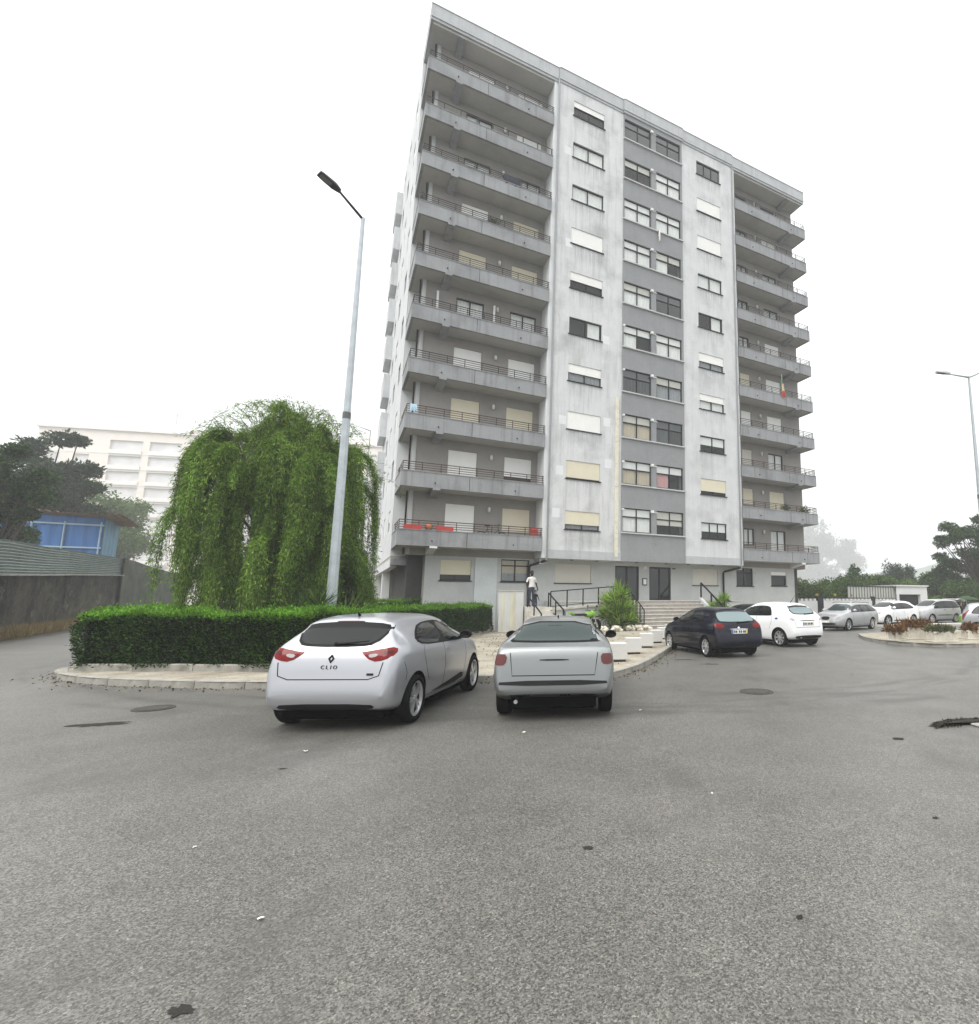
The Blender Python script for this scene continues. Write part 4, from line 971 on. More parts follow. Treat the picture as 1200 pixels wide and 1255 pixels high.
cols = [(.02, .05, 'w'), (.08, .11, 'w'), (.15, .22, 'b'), (.235, .305, 'b'), (.335, .365, 'w'), (.39, .42, 'w'), (.45, .52, 'b'), (.535, .605, 'b'), (.635, .665, 'w'), (.69, .72, 'w'), (.75, .82, 'b'), (.835, .905, 'b'), (.93, .96, 'w')]
o, L, top = far_block('distant_apartments', 'long cream apartment building fading into the fog beyond the trees', (-150, 128), (-54, 152), 10, 4.0, 2, cols, ('far_cream_hazed', 'far_white', 'far_brick_hazed'), 1.8)
obj('attic_wall', MB().box(0, L, 1.0, 11, top+.5, top+2.4), 'far_brick_hazed', o)
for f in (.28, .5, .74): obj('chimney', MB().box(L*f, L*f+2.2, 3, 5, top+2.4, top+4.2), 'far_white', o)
for f in (.27, .52):
    mb = MB().tube([(L*f, 3, top+2.4), (L*f, 3, top+6.5)], .08, 5); mb.bar((L*f-1, 3, top+6), (L*f+1, 3, top+6), .08); mb.bar((L*f-.7, 3, top+5.4), (L*f+.7, 3, top+5.4), .08); obj('aerial', mb, 'far_roof', o)
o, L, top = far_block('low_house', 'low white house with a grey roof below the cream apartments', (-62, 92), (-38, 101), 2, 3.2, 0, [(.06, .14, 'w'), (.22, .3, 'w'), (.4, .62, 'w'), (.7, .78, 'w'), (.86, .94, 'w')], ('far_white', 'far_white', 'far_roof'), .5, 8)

# right-hand boundary wall with dentil top, gate pillars and panel fence
ra, rb, rc_ = (9.6, 37.2), (19.1, 47.0), (30.3, 54.0)
def along(a, b, f): return (a[0]+(b[0]-a[0])*f, a[1]+(b[1]-a[1])*f)
L = 15.9; ang = atan2(10.8, 17.3)
o = empty('boundary_wall', (8.2, 39.0, 0), ang, 'white boundary wall with a castellated top behind the parked cars', 'wall')
obj('masonry', MB().box(0, L, 0, .25, -.05, 1.52), 'hut_white', o)
me = MB().box(0, .24, -.02, .27, 1.52, 1.68).mesh('dentil'); me.materials.append(MATS['hut_white'])
k = 0; x = .1
while x < L-.3: place('dentil', me, o, (x, 0, 0)); x += .48
obj('capping', MB().box(0, L, .04, .2, 1.68, 1.74), 'frame_dark', o)
for x in (5.8, 12.5): obj('gate_pillar', MB().box(x, x+.62 if x < 6 else x+.35, -.06, .3, 0, 1.86), 'frame_dark', o)
for x in (5.9, 8.0, 10.0): obj('wall_light', MB().lathe([(0, 1.86), (.1, 1.88), (.12, 2.0), (0, 2.1)], 8, 'z', (x, .12, 0)), 'yellow_leaf', o)
obj('wire', MB().tube([(0, .1, 2.75), (L*.5, .1, 2.68), (L, .1, 2.78)], .015, 4), 'rail_dark', o)
o = empty('panel_fence', (8.2, 39.0, 0), ang, 'pale ribbed panel fence on top of the white boundary wall', 'fence')
me = MB().box(0, .34, .1, .14, 1.76, 2.66).mesh('panel'); me.materials.append(MATS['panel_fence'])
me2 = MB().box(0, .06, .07, .1, 1.76, 2.66).mesh('batten'); me2.materials.append(MATS['frame_grey'])
for i in range(17): place('panel', me, o, (9.55+.36*i, 0, 0)); place('batten', me2, o, (9.55+.36*i-.04, 0, 0))
obj('top_rail', MB().box(9.5, 15.7, .06, .18, 2.66, 2.72), 'frame_dark', o)
o = empty('garage_hut', (21.6, 47.2, 0), ang-.1, 'small white flat roofed hut with a wide dark opening', 'hut')
obj('walls', MB().holes(0, 4.0, -.05, 2.75, 0, [(.35, 3.1, .9, 2.05)], .3), 'hut_white', o); mb = MB().box(0, 4, .35, 4, -.05, 2.74); obj('back', mb, 'hut_white', o)
obj('opening', MB().box(.35, 3.1, .28, .32, .9, 2.05), 'frame_dark', o); obj('roof_edge', MB().box(-.1, 4.1, -.12, 4.1, 2.75, 2.86), 'hut_white', o)  # dark sheet across the hole paints the unlit inside of the hut

# ---------------------------------------------------------------- lamp posts
def lamp_post(x, y, h, label, arms, r0=.13, kink=True, door=False):
    o = empty('lamp_post', (x, y, 0), 0, label, 'lamp post')
    mb = MB(); mb.tube([(0, 0, 0), (0, 0, h*.52)], [r0, r0*.72], 8); obj('lower_pole', mb, 'galvanised', o, True, 30)
    mb = MB(); mb.tube([(0, 0, h*.52), (0, 0, h)], [r0*.66, r0*.40], 8); obj('upper_pole', mb, 'galvanised', o, True, 30)
    obj('collar', MB().tube([(0, 0, h*.515), (0, 0, h*.53)], r0*.76, 8), 'frame_grey', o)
    obj('base_plate', MB().bevbox(-.25, .25, -.25, .25, 0, .06, .01), 'galvanised', o)
    if door: obj('service_hatch', MB().box(-.08, .08, -r0-.015, -r0+.02, .9, 1.45), 'shed_bar', o)
    for dx, dy, dz, hl, hw in arms:
        n = sqrt(dx*dx+dy*dy); t = Vector((dx, dy, dz)); u = t.normalized()
        mb = MB().tube([(0, 0, h-.05), tuple(Vector((0, 0, h))+t)], [.045, .035], 7); arm = obj('arm', mb, 'lamp_black' if kink else 'galvanised', o, True)
        side = Vector((-dy/n, dx/n, 0)); c = Vector((0, 0, h))+t; hd = Vector((dx/n, dy/n, dz/n*.55)).normalized(); upv = side.cross(hd)*-1
        if upv.z < 0: upv = -upv
        prof = [(0, .3), (.12, .62), (.3, .95), (.6, 1.0), (.88, .98), (1.0, .8)]
        mb = MB(); m = len(prof)
        for s_, w in prof:
            p = c+hd*hl*s_; ww = hw*w/2; th = .05+.05*(1-abs(s_-.35))
            mb.v += [tuple(p-side*ww), tuple(p-side*ww*.7+upv*th), tuple(p+side*ww*.7+upv*th), tuple(p+side*ww), tuple(p+side*ww*.8-upv*.025), tuple(p-side*ww*.8-upv*.025)]
        for i in range(m-1):
            for k in range(6): mb.face(i*6+k, i*6+(k+1) % 6, (i+1)*6+(k+1) % 6, (i+1)*6+k)
        mb.face(5, 4, 3, 2, 1, 0); mb.face(*[(m-1)*6+k for k in range(6)])
        hd_o = obj('lantern', mb, 'lamp_black' if kink else 'galvanised', o, True, 35)
        mb = MB(); q = [c+hd*hl*.42-side*hw*.33-upv*.03, c+hd*hl*.42+side*hw*.33-upv*.03, c+hd*hl*.93+side*hw*.33-upv*.03, c+hd*hl*.93-side*hw*.33-upv*.03]
        mb.add([tuple(v) for v in q]+[tuple(v+upv*.01) for v in q], [(0, 1, 2, 3), (7, 6, 5, 4), (0, 4, 5, 1), (1, 5, 6, 2), (2, 6, 7, 3), (3, 7, 4, 0)]); obj('lens', mb, 'lamp_lens', hd_o)
    return o
lamp_post(-8.75, 15.05, 13.25, 'tall galvanised lamp post standing behind the clipped hedge', [(-.40, -.60, .38, .64, .30)], .15, True, True)
o = lamp_post(14.85, 23.7, 11.85, 'slender double armed lamp post beside the parking area', [(-1.0, -.25, .0, .75, .2), (.9, .1, .35, .75, .2)], .12, False)
lamp_post(-24.0, 45.0, 16.1, 'distant thin lamp post seen above the willow beside the block', [(-2.0, .0, .7, .7, .25)], .1, False)

# ---------------------------------------------------------------- planter cubes, steps, ramp, railings
simple('cube_white', (.54, .54, .52), .85, 0, .08, 3, .3, 40, .3, dirt=.25, dirtcol=(.38, .35, .28))
for i, (x, y, lab) in enumerate(((-.75, 13.75, 'white concrete bollard block beside the silver saloon mirror, first of the kerb row'), (-.42, 15.6, 'white concrete bollard block, second along the kerb row from the silver saloon'), (-.05, 17.55, 'white concrete bollard block, third along the kerb row from the silver saloon'),
        (.27, 19.35, 'white concrete bollard block, fourth along the kerb row, beside the navy car'), (.6, 21.2, 'white concrete bollard block, fifth along the kerb row, past the navy car nose'), (.95, 23.3, 'white concrete bollard block, sixth along the kerb row towards the steps'), (1.35, 25.4, 'white concrete bollard block, last of the kerb row near the steps'))):
    o = empty('bollard_block', (x, y, KT-.012), .2+random.uniform(-.12, .12), lab, 'bollard', 'white bollard blocks along the kerb')
    obj('block', MB().bevbox(-.205, .205, -.205, .205, .05, .45, .015), 'cube_white', o); obj('foot', MB().box(-.17, .17, -.17, .17, 0, .05), 'rail_dark', o)
st = empty('entrance_steps', BW(0, 0, 0), BR, 'broad flight of stone steps up to the entrance doors', 'steps')
nst, zb, ztop = 8, .13, 1.56; rise = (ztop-zb)/nst
for i in range(nst):
    y0 = -2.5+.29*i; z1 = zb+rise*(i+1)
    obj('step', MB().box(4.3, 9.25, y0, 1.19 if i == nst-1 else y0+.6, z1-rise*1.0+.002 if i else 0, z1-.035), 'step_stone', st)
    obj('tread', MB().bevbox(4.28, 9.27, y0-.035, 1.19 if i == nst-1 else y0+.31, z1-.033, z1, .008), 'concrete_pale', st)
obj('landing', MB().box(.35, 4.27, -.35, 1.19, 0, 1.5), 'ground_wall', st); obj('landing', MB().box(9.28, 12.5, -.35, 1.19, 0, 1.5), 'ground_wall', st)
obj('landing_top', MB().box(.35, 4.27, -.4, 1.19, 1.502, 1.56), 'concrete_pale', st); obj('landing_top', MB().box(9.28, 12.5, -.4, 1.19, 1.502, 1.56), 'concrete_pale', st)
obj('cheek_wall', MB().extrude_x([(-2.6, 0), (-2.6, .35), (-.35, 1.75), (-.35, 0)], 9.28, 9.48), 'ground_wall', st)
rl = empty('stair_railing', BW(0, 0, 0), BR, 'black metal railing down the left side of the entrance steps', 'railing')
mb = MB(); xs = 4.36
for f in (0, 1): pass
def rail_run(mb, a, b, post=.9, nbar=2, h=.95, w=.045, n=None):
    a = Vector(a); b = Vector(b); L = (b-a).length; n = n or max(1, round(L/post))
    for i in range(n+1): p = a+(b-a)*i/n; mb.bar(p, p+Vector((0, 0, h)), w)
    for j in range(nbar+1): z = Vector((0, 0, h-j*(h-.12)/max(1, nbar))); mb.bar(a+z, b+z, w if j == 0 else w*.6)
rail_run(mb, (xs, -2.45, .2), (xs, -.4, 1.56), .5, 1, .9, .04); rail_run(mb, (xs, -2.45, .2), (xs, -.4, 1.56), .26, 1, .9, .02); obj('bars', mb, 'black_pipe', rl)
rl = empty('stair_railing', BW(0, 0, 0), BR, 'dark handrail on the right side of the entrance steps', 'railing')
mb = MB(); rail_run(mb, (9.38, -2.4, .45), (9.38, -.4, 1.75), 1.0, 0, .85, .07); obj('bars', mb, 'black_pipe', rl)
# ramp from the side stair up to the landing, with its railing
rp = empty('access_ramp', BW(0, 0, 0), BR, 'concrete access ramp rising along the wall to the entrance landing', 'ramp')
obj('ramp', MB().extrude_y([(-.12, 0), (-.12, 1.06), (4.25, 1.42), (4.25, 0)], -1.0, -.42), 'ground_wall', rp); obj('ramp_edge', MB().extrude_y([(-.14, 1.07), (-.14, 1.18), (4.26, 1.53), (4.26, 1.43)], -1.06, -.42), 'concrete_pale', rp)
rl = empty('ramp_railing', BW(0, 0, 0), BR, 'black two bar railing along the access ramp', 'railing')
mb = MB(); rail_run(mb, (-.1, -.98, 1.17), (4.2, -.98, 1.52), .9, 1, .85, .05); obj('bars', mb, 'black_pipe', rl)
ss = empty('side_steps', BW(0, 0, 0), BR, 'short flight of beige concrete steps beside the stained white wall', 'steps')
n = 6
for i in range(n):
    y0 = -3.0+.33*i; obj('step', MB().box(-1.4, -.14, y0, y0+.6 if i < n-1 else 1.1, 0 if i == 0 else .13+.19*i-.02, .13+.19*(i+1)), 'concrete_pale', ss)
obj('fill', MB().box(-1.39, -.15, -1.3, 1.1, 0, 1.05), 'concrete_pale', ss)
rl = empty('side_railing', BW(0, 0, 0), BR, 'pair of black sloping handrails on the short side steps', 'railing')
mb = MB(); rail_run(mb, (-1.25, -3.0, .2), (-1.25, -.95, 1.0), .95, 1, .8, .05); rail_run(mb, (-.2, -3.0, .36), (-.2, -.95, 1.15), .95, 1, .8, .05); mb.tube([(-.2, -3.0, 1.16), (-.2, -3.2, 1.05), (-.2, -3.2, .2)], .025, 6); obj('bars', mb, 'black_pipe', rl)
ww = empty('stained_wall', BW(0, 0, 0), BR, 'short white wall with rust streaks beside the side steps', 'wall')
obj('masonry', MB().box(-2.64, -1.47, -1.0, -.72, 0, 2.02), 'white_wall', ww); obj('coping', MB().box(-2.67, -1.44, -1.03, -.70, 2.022, 2.06), 'concrete_pale', ww)
simple('rust_stain', (.58, .56, .44), .9, 0, .25, 3, 0, stretch=(1, 1, .2))
for x, w, z0, z1 in ((-2.5, .14, .1, 1.9), (-2.1, .26, .1, 1.95)): obj('streak', MB().box(x, x+w, -1.004, -1.0, z0, z1), 'rust_stain', ww)
# loose white stones round the yucca
sb = empty('stone_edging', BW(2.9, -3.0, 0), BR, 'row of pale loose stones edging the yucca bed', 'stones')
me_list = []
for i in range(6):
    m = MB().ball((0, 0, 0), .13, 7, 5, (1, .8, .7)); m.v = [(x*random.uniform(.8, 1.2), y*random.uniform(.8, 1.2), z*random.uniform(.8, 1.2)) for x, y, z in m.v]; q = m.mesh('stone'); q.materials.append(MATS['stone_white']); me_list.append(q)
for i in range(58): place('stone', random.choice(me_list), sb, (random.uniform(-1.7, 1.5), random.uniform(-.28, .3), .17+random.uniform(0, .16)), (0, 0, random.random()*6), (1, 1, 1))

# ---------------------------------------------------------------- island planters
simple('planter_stone', (.56, .53, .46), .9, 0, .15, 4, .5, 30, .3, dirt=.6, dirtcol=(.22, .19, .13))
def planter(x, y, w, d, h, rz, label, leafm, n, lh, foot=True, spill=.0):
    o = empty('stone_planter', (x, y, KT-.012), rz, label, 'planter', 'stone planters on the traffic island')
    if foot: obj('foot', MB().bevbox(-w/2-.06, w/2+.06, -d/2-.06, d/2+.06, 0, .06, .015), 'planter_stone', o)
    mb = MB(); t = .06; z0 = .06 if foot else 0
    mb.bevbox(-w/2, w/2, -d/2, -d/2+t, z0, h, .012).bevbox(-w/2, w/2, d/2-t, d/2, z0, h, .012).bevbox(-w/2, -w/2+t, -d/2+t, d/2-t, z0, h, .012).bevbox(w/2-t, w/2, -d/2+t, d/2-t, z0, h, .012)
    obj('trough', mb, 'planter_stone', o); obj('earth', MB().box(-w/2+t, w/2-t, -d/2+t, d/2-t, z0, h-.05), 'soil', o)
    P = np.stack([rng.uniform(-w/2-spill, w/2+spill, n), rng.uniform(-d/2-spill, d/2+spill, n), h-.06+rng.uniform(0, 1, n)**1.5*lh*.6], 1)
    tag(leaves('plants', P, np.tile([0, 0, 1.], (n, 1)), lh*.55, .05, leafm, o, .9), kind='stuff'); return o
planter(10.35, 21.3, .85, .5, .44, .15, 'pale stone planter overflowing with rust brown plants', 'dry_leaf', 620, .42, True, .12)
planter(9.15, 20.3, .34, .34, .36, .5, 'small square stone planter with trailing brown plant', 'dry_leaf', 420, .34, True, .12)
planter(10.6, 19.85, .82, .46, .37, .12, 'pale stone planter with low grey green plants', 'sage_leaf', 1100, .32)
planter(12.45, 21.2, .5, .4, .34, .1, 'short stone planter with a brown dome of foliage', 'dry_leaf', 420, .38)
planter(12.6, 30.9, .5, .4, .42, .5, 'empty looking stone planter by the silver estate car', 'sage_leaf', 60, .12, False)
# ---------------------------------------------------------------- cars
def carpaint(name, col, metal, rough=.35, flake=.06):
    s = NT(name); co = s.coord()
    c = s.scale(col, s.rng(s.noise(co, 900, 2), .3, .7, 1-flake, 1+flake))
    c = s.mix(s.rng(s.noise(co, 1.6, 5, .6), .5, .8, 0, .10), c, (.25, .23, .2))
    dk = max(col) < .05
    return s.done(s.bsdf(c, rough, metal, None, .05 if dk else .4, .6))
carpaint('paint_silver', (.43, .44, .47), .65, .3); carpaint('paint_silver_dull', (.25, .265, .27), .55, .36); carpaint('paint_navy', (.002, .003, .012), .1, .3)
carpaint('paint_white', (.80, .81, .82), 0, .3, .01); carpaint('paint_champagne', (.40, .41, .42), .5, .38); carpaint('paint_grey', (.30, .31, .33), .5, .4); carpaint('paint_black', (.012, .012, .014), .1, .3)
simple('car_black', (.006, .006, .0065), .45, 0, .1); simple('car_trim', (.02, .02, .021), .6, 0, .1); simple('tyre', (.009, .009, .009), .9, 0, .2, 20, .3, 60, .05)
simple('car_under', (.004, .004, .004), .95, 0, .1, spec=.0)
def carglass(name, col, rough=.04):
    s = NT(name); return s.done(s.bsdf(col, rough, 0, None, .28, 0))
carglass('car_glass', (.006, .008, .009)); carglass('car_glass_light', (.035, .05, .05)); carglass('car_glass_sky_tint', (.17, .225, .235))  # the cyan one has the sky reflection painted into its base colour
carglass('light_red', (.15, .0015, .002), .06); carglass('light_red_deep', (.06, .002, .003), .1); carglass('light_clear', (.36, .34, .34), .1); carglass('light_dull', (.11, .035, .033), .25)
simple('chrome', (.72, .73, .75), .15, 1., .03); simple('alloy', (.62, .63, .65), .32, .8, .06); simple('plate_white', (.72, .72, .70), .5, 0, .05); simple('plate_yellow', (.70, .52, .08), .5, 0, .05); simple('plate_blue', (.03, .08, .35), .5, 0, .05)
simple('orange_lens', (.6, .2, .02), .2, 0, .05)

def pchip(xs, ys):
    xs = np.array(xs, float); ys = np.array(ys, float); h = np.diff(xs); d = np.diff(ys)/h; m = np.zeros(len(xs))
    m[0], m[-1] = d[0], d[-1]
    for i in range(1, len(xs)-1):
        if d[i-1]*d[i] > 0: w1, w2 = 2*h[i]+h[i-1], h[i]+2*h[i-1]; m[i] = (w1+w2)/(w1/d[i-1]+w2/d[i])
    def f(x):
        i = min(max(np.searchsorted(xs, x)-1, 0), len(h)-1); t = (x-xs[i])/h[i]; t = min(max(t, 0), 1)
        return float((1+2*t)*(1-t)**2*ys[i]+t*(1-t)**2*h[i]*m[i]+t*t*(3-2*t)*ys[i+1]+t*t*(t-1)*h[i]*m[i+1])
    return f
def catmull(P, n):
    P = np.array(P, float); k = np.concatenate([[0], np.cumsum(np.linalg.norm(np.diff(P, axis=0), axis=1)**.5+1e-6)])
    fy = pchip(k, P[:, 0]); fz = pchip(k, P[:, 1]); return [(fy(t), fz(t)) for t in np.linspace(0, k[-1], n)]
def smst(t): t = min(max(t, 0), 1); return t*t*(3-2*t)
def car_sections(S):
    L = S['L']; top = pchip(*zip(*S['top'])); W = pchip(*zip(*S['plan'])); belt = pchip(*zip(*S['belt'])); bot = pchip(*zip(*S['bot'])); roof = S['roofw']
    # stations: dense where the profile is steep
    ds = [0.]; x = 0
    while x < L:
        s = abs(top(min(L, x+.005))-top(x))/.005; st = max(.006, min(.07, .05/(1+s*1.3))); x = min(L, x+st); ds.append(x)
    rows = []
    for d in ds:
        zt, zb, w = top(d), bot(d), W(d); zs = min(belt(d), zt-.03); gh = zt-zs
        k = smst((gh-.05)/.32); wr = w*.93*(1-k)+roof*k; wr = min(wr, w*.95)
        sh = S.get('shoulder', .955)
        hgt = zs-zb
        e = min(.13, gh*.28+.012)
        pts = [(0, zb), (w*.80, zb), (w*.945, zb+min(.05, hgt*.12)), (w*.985, zb+hgt*.28), (w, zb+hgt*.55), (w*.992, zb+hgt*.80), (w*sh, zs),
               (w*sh*.5+wr*.5+(w*sh-wr)*.06, zs+gh*.42), (wr, zt-e), (wr*.93, zt-e*.45), (wr*.72, zt-e*.14), (wr*.36, zt-e*.03), (0, zt)]
        rows.append((d, catmull(pts, 30)))
    return ds, rows
def car_body(S):
    ds, rows = car_sections(S); L = S['L']; V = []; F = []; n = 30
    for d, pts in rows:
        x = d-L/2
        V += [(x, -y, z) for y, z in pts] + [(x, y, z) for y, z in pts[-2:0:-1]]
    m = 2*n-2
    for i in range(len(rows)-1):
        for k in range(m): F.append((i*m+k, (i+1)*m+k, (i+1)*m+(k+1) % m, i*m+(k+1) % m))
    F.append(tuple(range(m))); F.append(tuple((len(rows)-1)*m+k for k in range(m-1, -1, -1)))
    return V, F
def boolean_cut(me, cutters):
    o = bpy.data.objects.new('tmp_body', me); COL.objects.link(o); cs = []
    for c in cutters:
        co = bpy.data.objects.new('tmp_cut', c); COL.objects.link(co); cs.append(co)
        md = o.modifiers.new('b', 'BOOLEAN'); md.operation = 'DIFFERENCE'; md.object = co; md.solver = 'EXACT'
    dg = bpy.context.evaluated_depsgraph_get(); out = bpy.data.meshes.new_from_object(o.evaluated_get(dg))
    for q in cs+[o]: bpy.data.objects.remove(q)
    return out
def inside(p, poly):
    c = False; n = len(poly)
    for i in range(n):
        a, b = poly[i], poly[i-1]
        if (a[1] > p[1]) != (b[1] > p[1]) and p[0] < (b[0]-a[0])*(p[1]-a[1])/(b[1]-a[1])+a[0]: c = not c
    return c
def patch(bvh, poly, view, off=.004, rnd=1, step=.05, skirt=.012, sgn=1, slant=0., ax=0.):
    """project a 2-D outline onto the body; view 'rear'/'front': (y,z), 'side': (x,z) on side sgn, 'top': (x,y)"""
    poly = smooth_poly([tuple(p) for p in poly], rnd, True) if rnd else poly
    bd = []
    for i in range(len(poly)):
        a, b = poly[i], poly[(i+1) % len(poly)]; k = max(1, int(math.dist(a, b)/step))
        bd += [(a[0]+(b[0]-a[0])*j/k, a[1]+(b[1]-a[1])*j/k) for j in range(k)]
    nb = len(bd); us = [p[0] for p in bd]; vsn = [p[1] for p in bd]; pts = list(bd)
    u = min(us)+step*.5
    while u < max(us):
        v = min(vsn)+step*.5
        while v < max(vsn):
            if inside((u, v), bd) and min((u-p[0])**2+(v-p[1])**2 for p in bd) > (step*.45)**2: pts.append((u, v))
            v += step
        u += step
    res = geometry.delaunay_2d_cdt([Vector(p) for p in pts], [], [list(range(nb))], 1, 1e-6)
    v2, tris, orig = res[0], res[2], res[3]
    mb = MB(); ok = []; nrm = []
    for p in v2:
        if view == 'side': o, d = Vector((p.x, sgn*3, p.y)), Vector((0, -sgn, 0))
        elif view == 'rear': o, d = Vector((-5, p.x*1.0-sgn*slant*5*0, p.y)), Vector((1, 0, 0))
        elif view == 'front': o, d = Vector((5, p.x, p.y)), Vector((-1, 0, 0))
        else: o, d = Vector((p.x, p.y, 5)), Vector((0, 0, -1))
        if slant and view in ('rear', 'front'):
            d = Vector((d.x, -sgn*slant, 0)).normalized(); o = Vector((ax, p.x, p.y))-d*6
        h = bvh.ray_cast(o, d)
        if h[0] is None: ok.append(False); mb.v.append((p.x, 0, p.y)); nrm.append(Vector((0, 0, 1))); continue
        n = h[1] if h[1].dot(d) < 0 else -h[1]; ok.append(True); nrm.append(n); mb.v.append(tuple(h[0]+n*off))
    for t in tris:
        if all(ok[i] for i in t):
            a, b, c = (Vector(mb.v[i]) for i in t); fn = (b-a).cross(c-a)
            mb.face(*(t if fn.dot(nrm[t[0]]) > 0 else t[::-1]))
    # skirt
    ec = {}
    for f in mb.f:
        for i in range(len(f)): e = (f[i], f[(i+1) % len(f)]); ec[e] = ec.get(e, 0)+1
    base = {}
    for (a, b) in list(ec):
        if (b, a) in ec: continue
        for q in (a, b):
            if q not in base: base[q] = len(mb.v); mb.v.append(tuple(Vector(mb.v[q])-nrm[q]*skirt))
        mb.face(b, a, base[a], base[b])
    return mb
def strip_poly(pts, w):
    """thin closed outline round an open polyline (for shut lines and mouldings)"""
    up, dn = [], []
    for i, p in enumerate(pts):
        a = pts[max(0, i-1)]; b = pts[min(len(pts)-1, i+1)]; t = Vector((b[0]-a[0], b[1]-a[1])).normalized(); n = (-t.y*w/2, t.x*w/2)
        up.append((p[0]+n[0], p[1]+n[1])); dn.append((p[0]-n[0], p[1]-n[1]))
    return up+dn[::-1]
WHEELS = {}
def wheel_meshes(r, w, style):
    key = (r, w, style)
    if key in WHEELS: return WHEELS[key]
    rr = r*.74
    ty = MB().lathe([(rr, -w*.46), (r*.80, -w*.5), (r*.93, -w*.48), (r*.985, -w*.36), (r, -w*.15), (r, w*.15), (r*.985, w*.36), (r*.93, w*.48), (r*.80, w*.5), (rr, w*.46), (rr*.97, w*.3), (rr*.97, -w*.3)], 36, 'y', closed=True)
    tm = ty.mesh('wheel'); tm.materials.append(MATS['tyre']); tm.polygons.foreach_set('use_smooth', [True]*len(tm.polygons)); tm.set_sharp_from_angle(angle=radians(50))
    rm = MB(); yo = w*.40
    rm.cur = 0; rm.lathe([(rr*.985, yo*.6), (rr*1.01, yo*1.08), (rr*.93, yo*1.05), (rr*.90, yo*.5)], 36, 'y')
    rm.cur = 1; rm.lathe([(rr*.95, yo*.15), (0, yo*.15)], 30, 'y')
    rm.cur = 0; rm.lathe([(rr*.2, yo*.5), (rr*.2, yo*.95), (rr*.14, yo*1.02), (0, yo*1.02)], 16, 'y')
    if style == 'alloy5': n, w0, w1, dbl = 5, .17, .11, True
    elif style == 'alloy7': n, w0, w1, dbl = 7, .15, .11, False
    elif style == 'cap8': n, w0, w1, dbl = 8, .17, .26, False
    else: n, w0, w1, dbl = 6, .22, .30, False
    for k in range(n):
        for q in ((-.17, .17) if dbl else (0,)):
            a = 2*pi*k/n; c, s = cos(a), sin(a); pts = []
            for rad, ww, y in ((rr*.12, w0*rr, yo*.9), (rr*.93, w1*rr, yo*.82)):
                aa = a+q*(rad/rr); c, s = cos(aa), sin(aa)
                for e in (-.5, .5): pts += [(rad*c-s*ww*e, y, rad*s+c*ww*e), (rad*c-s*ww*e*1.2, yo*.3, rad*s+c*ww*e*1.2)]
            rm.add(pts, [(0, 2, 6, 4), (1, 0, 4, 5), (2, 3, 7, 6)])
    me = rm.mesh('rim'); me.materials.append(MATS['alloy']); me.materials.append(MATS['car_under'])
    WHEELS[key] = (tm, me); return WHEELS[key]
def textmesh(body, size, mat, depth=.003):
    cu = bpy.data.curves.new('t', 'FONT'); cu.body = body; cu.size = size; cu.align_x = 'CENTER'; cu.align_y = 'CENTER'; cu.extrude = depth; cu.resolution_u = 3
    o = bpy.data.objects.new('t', cu); COL.objects.link(o); dg = bpy.context.evaluated_depsgraph_get(); me = bpy.data.meshes.new_from_object(o.evaluated_get(dg)); bpy.data.objects.remove(o)
    me.materials.clear(); me.materials.append(MATS[mat]); return me
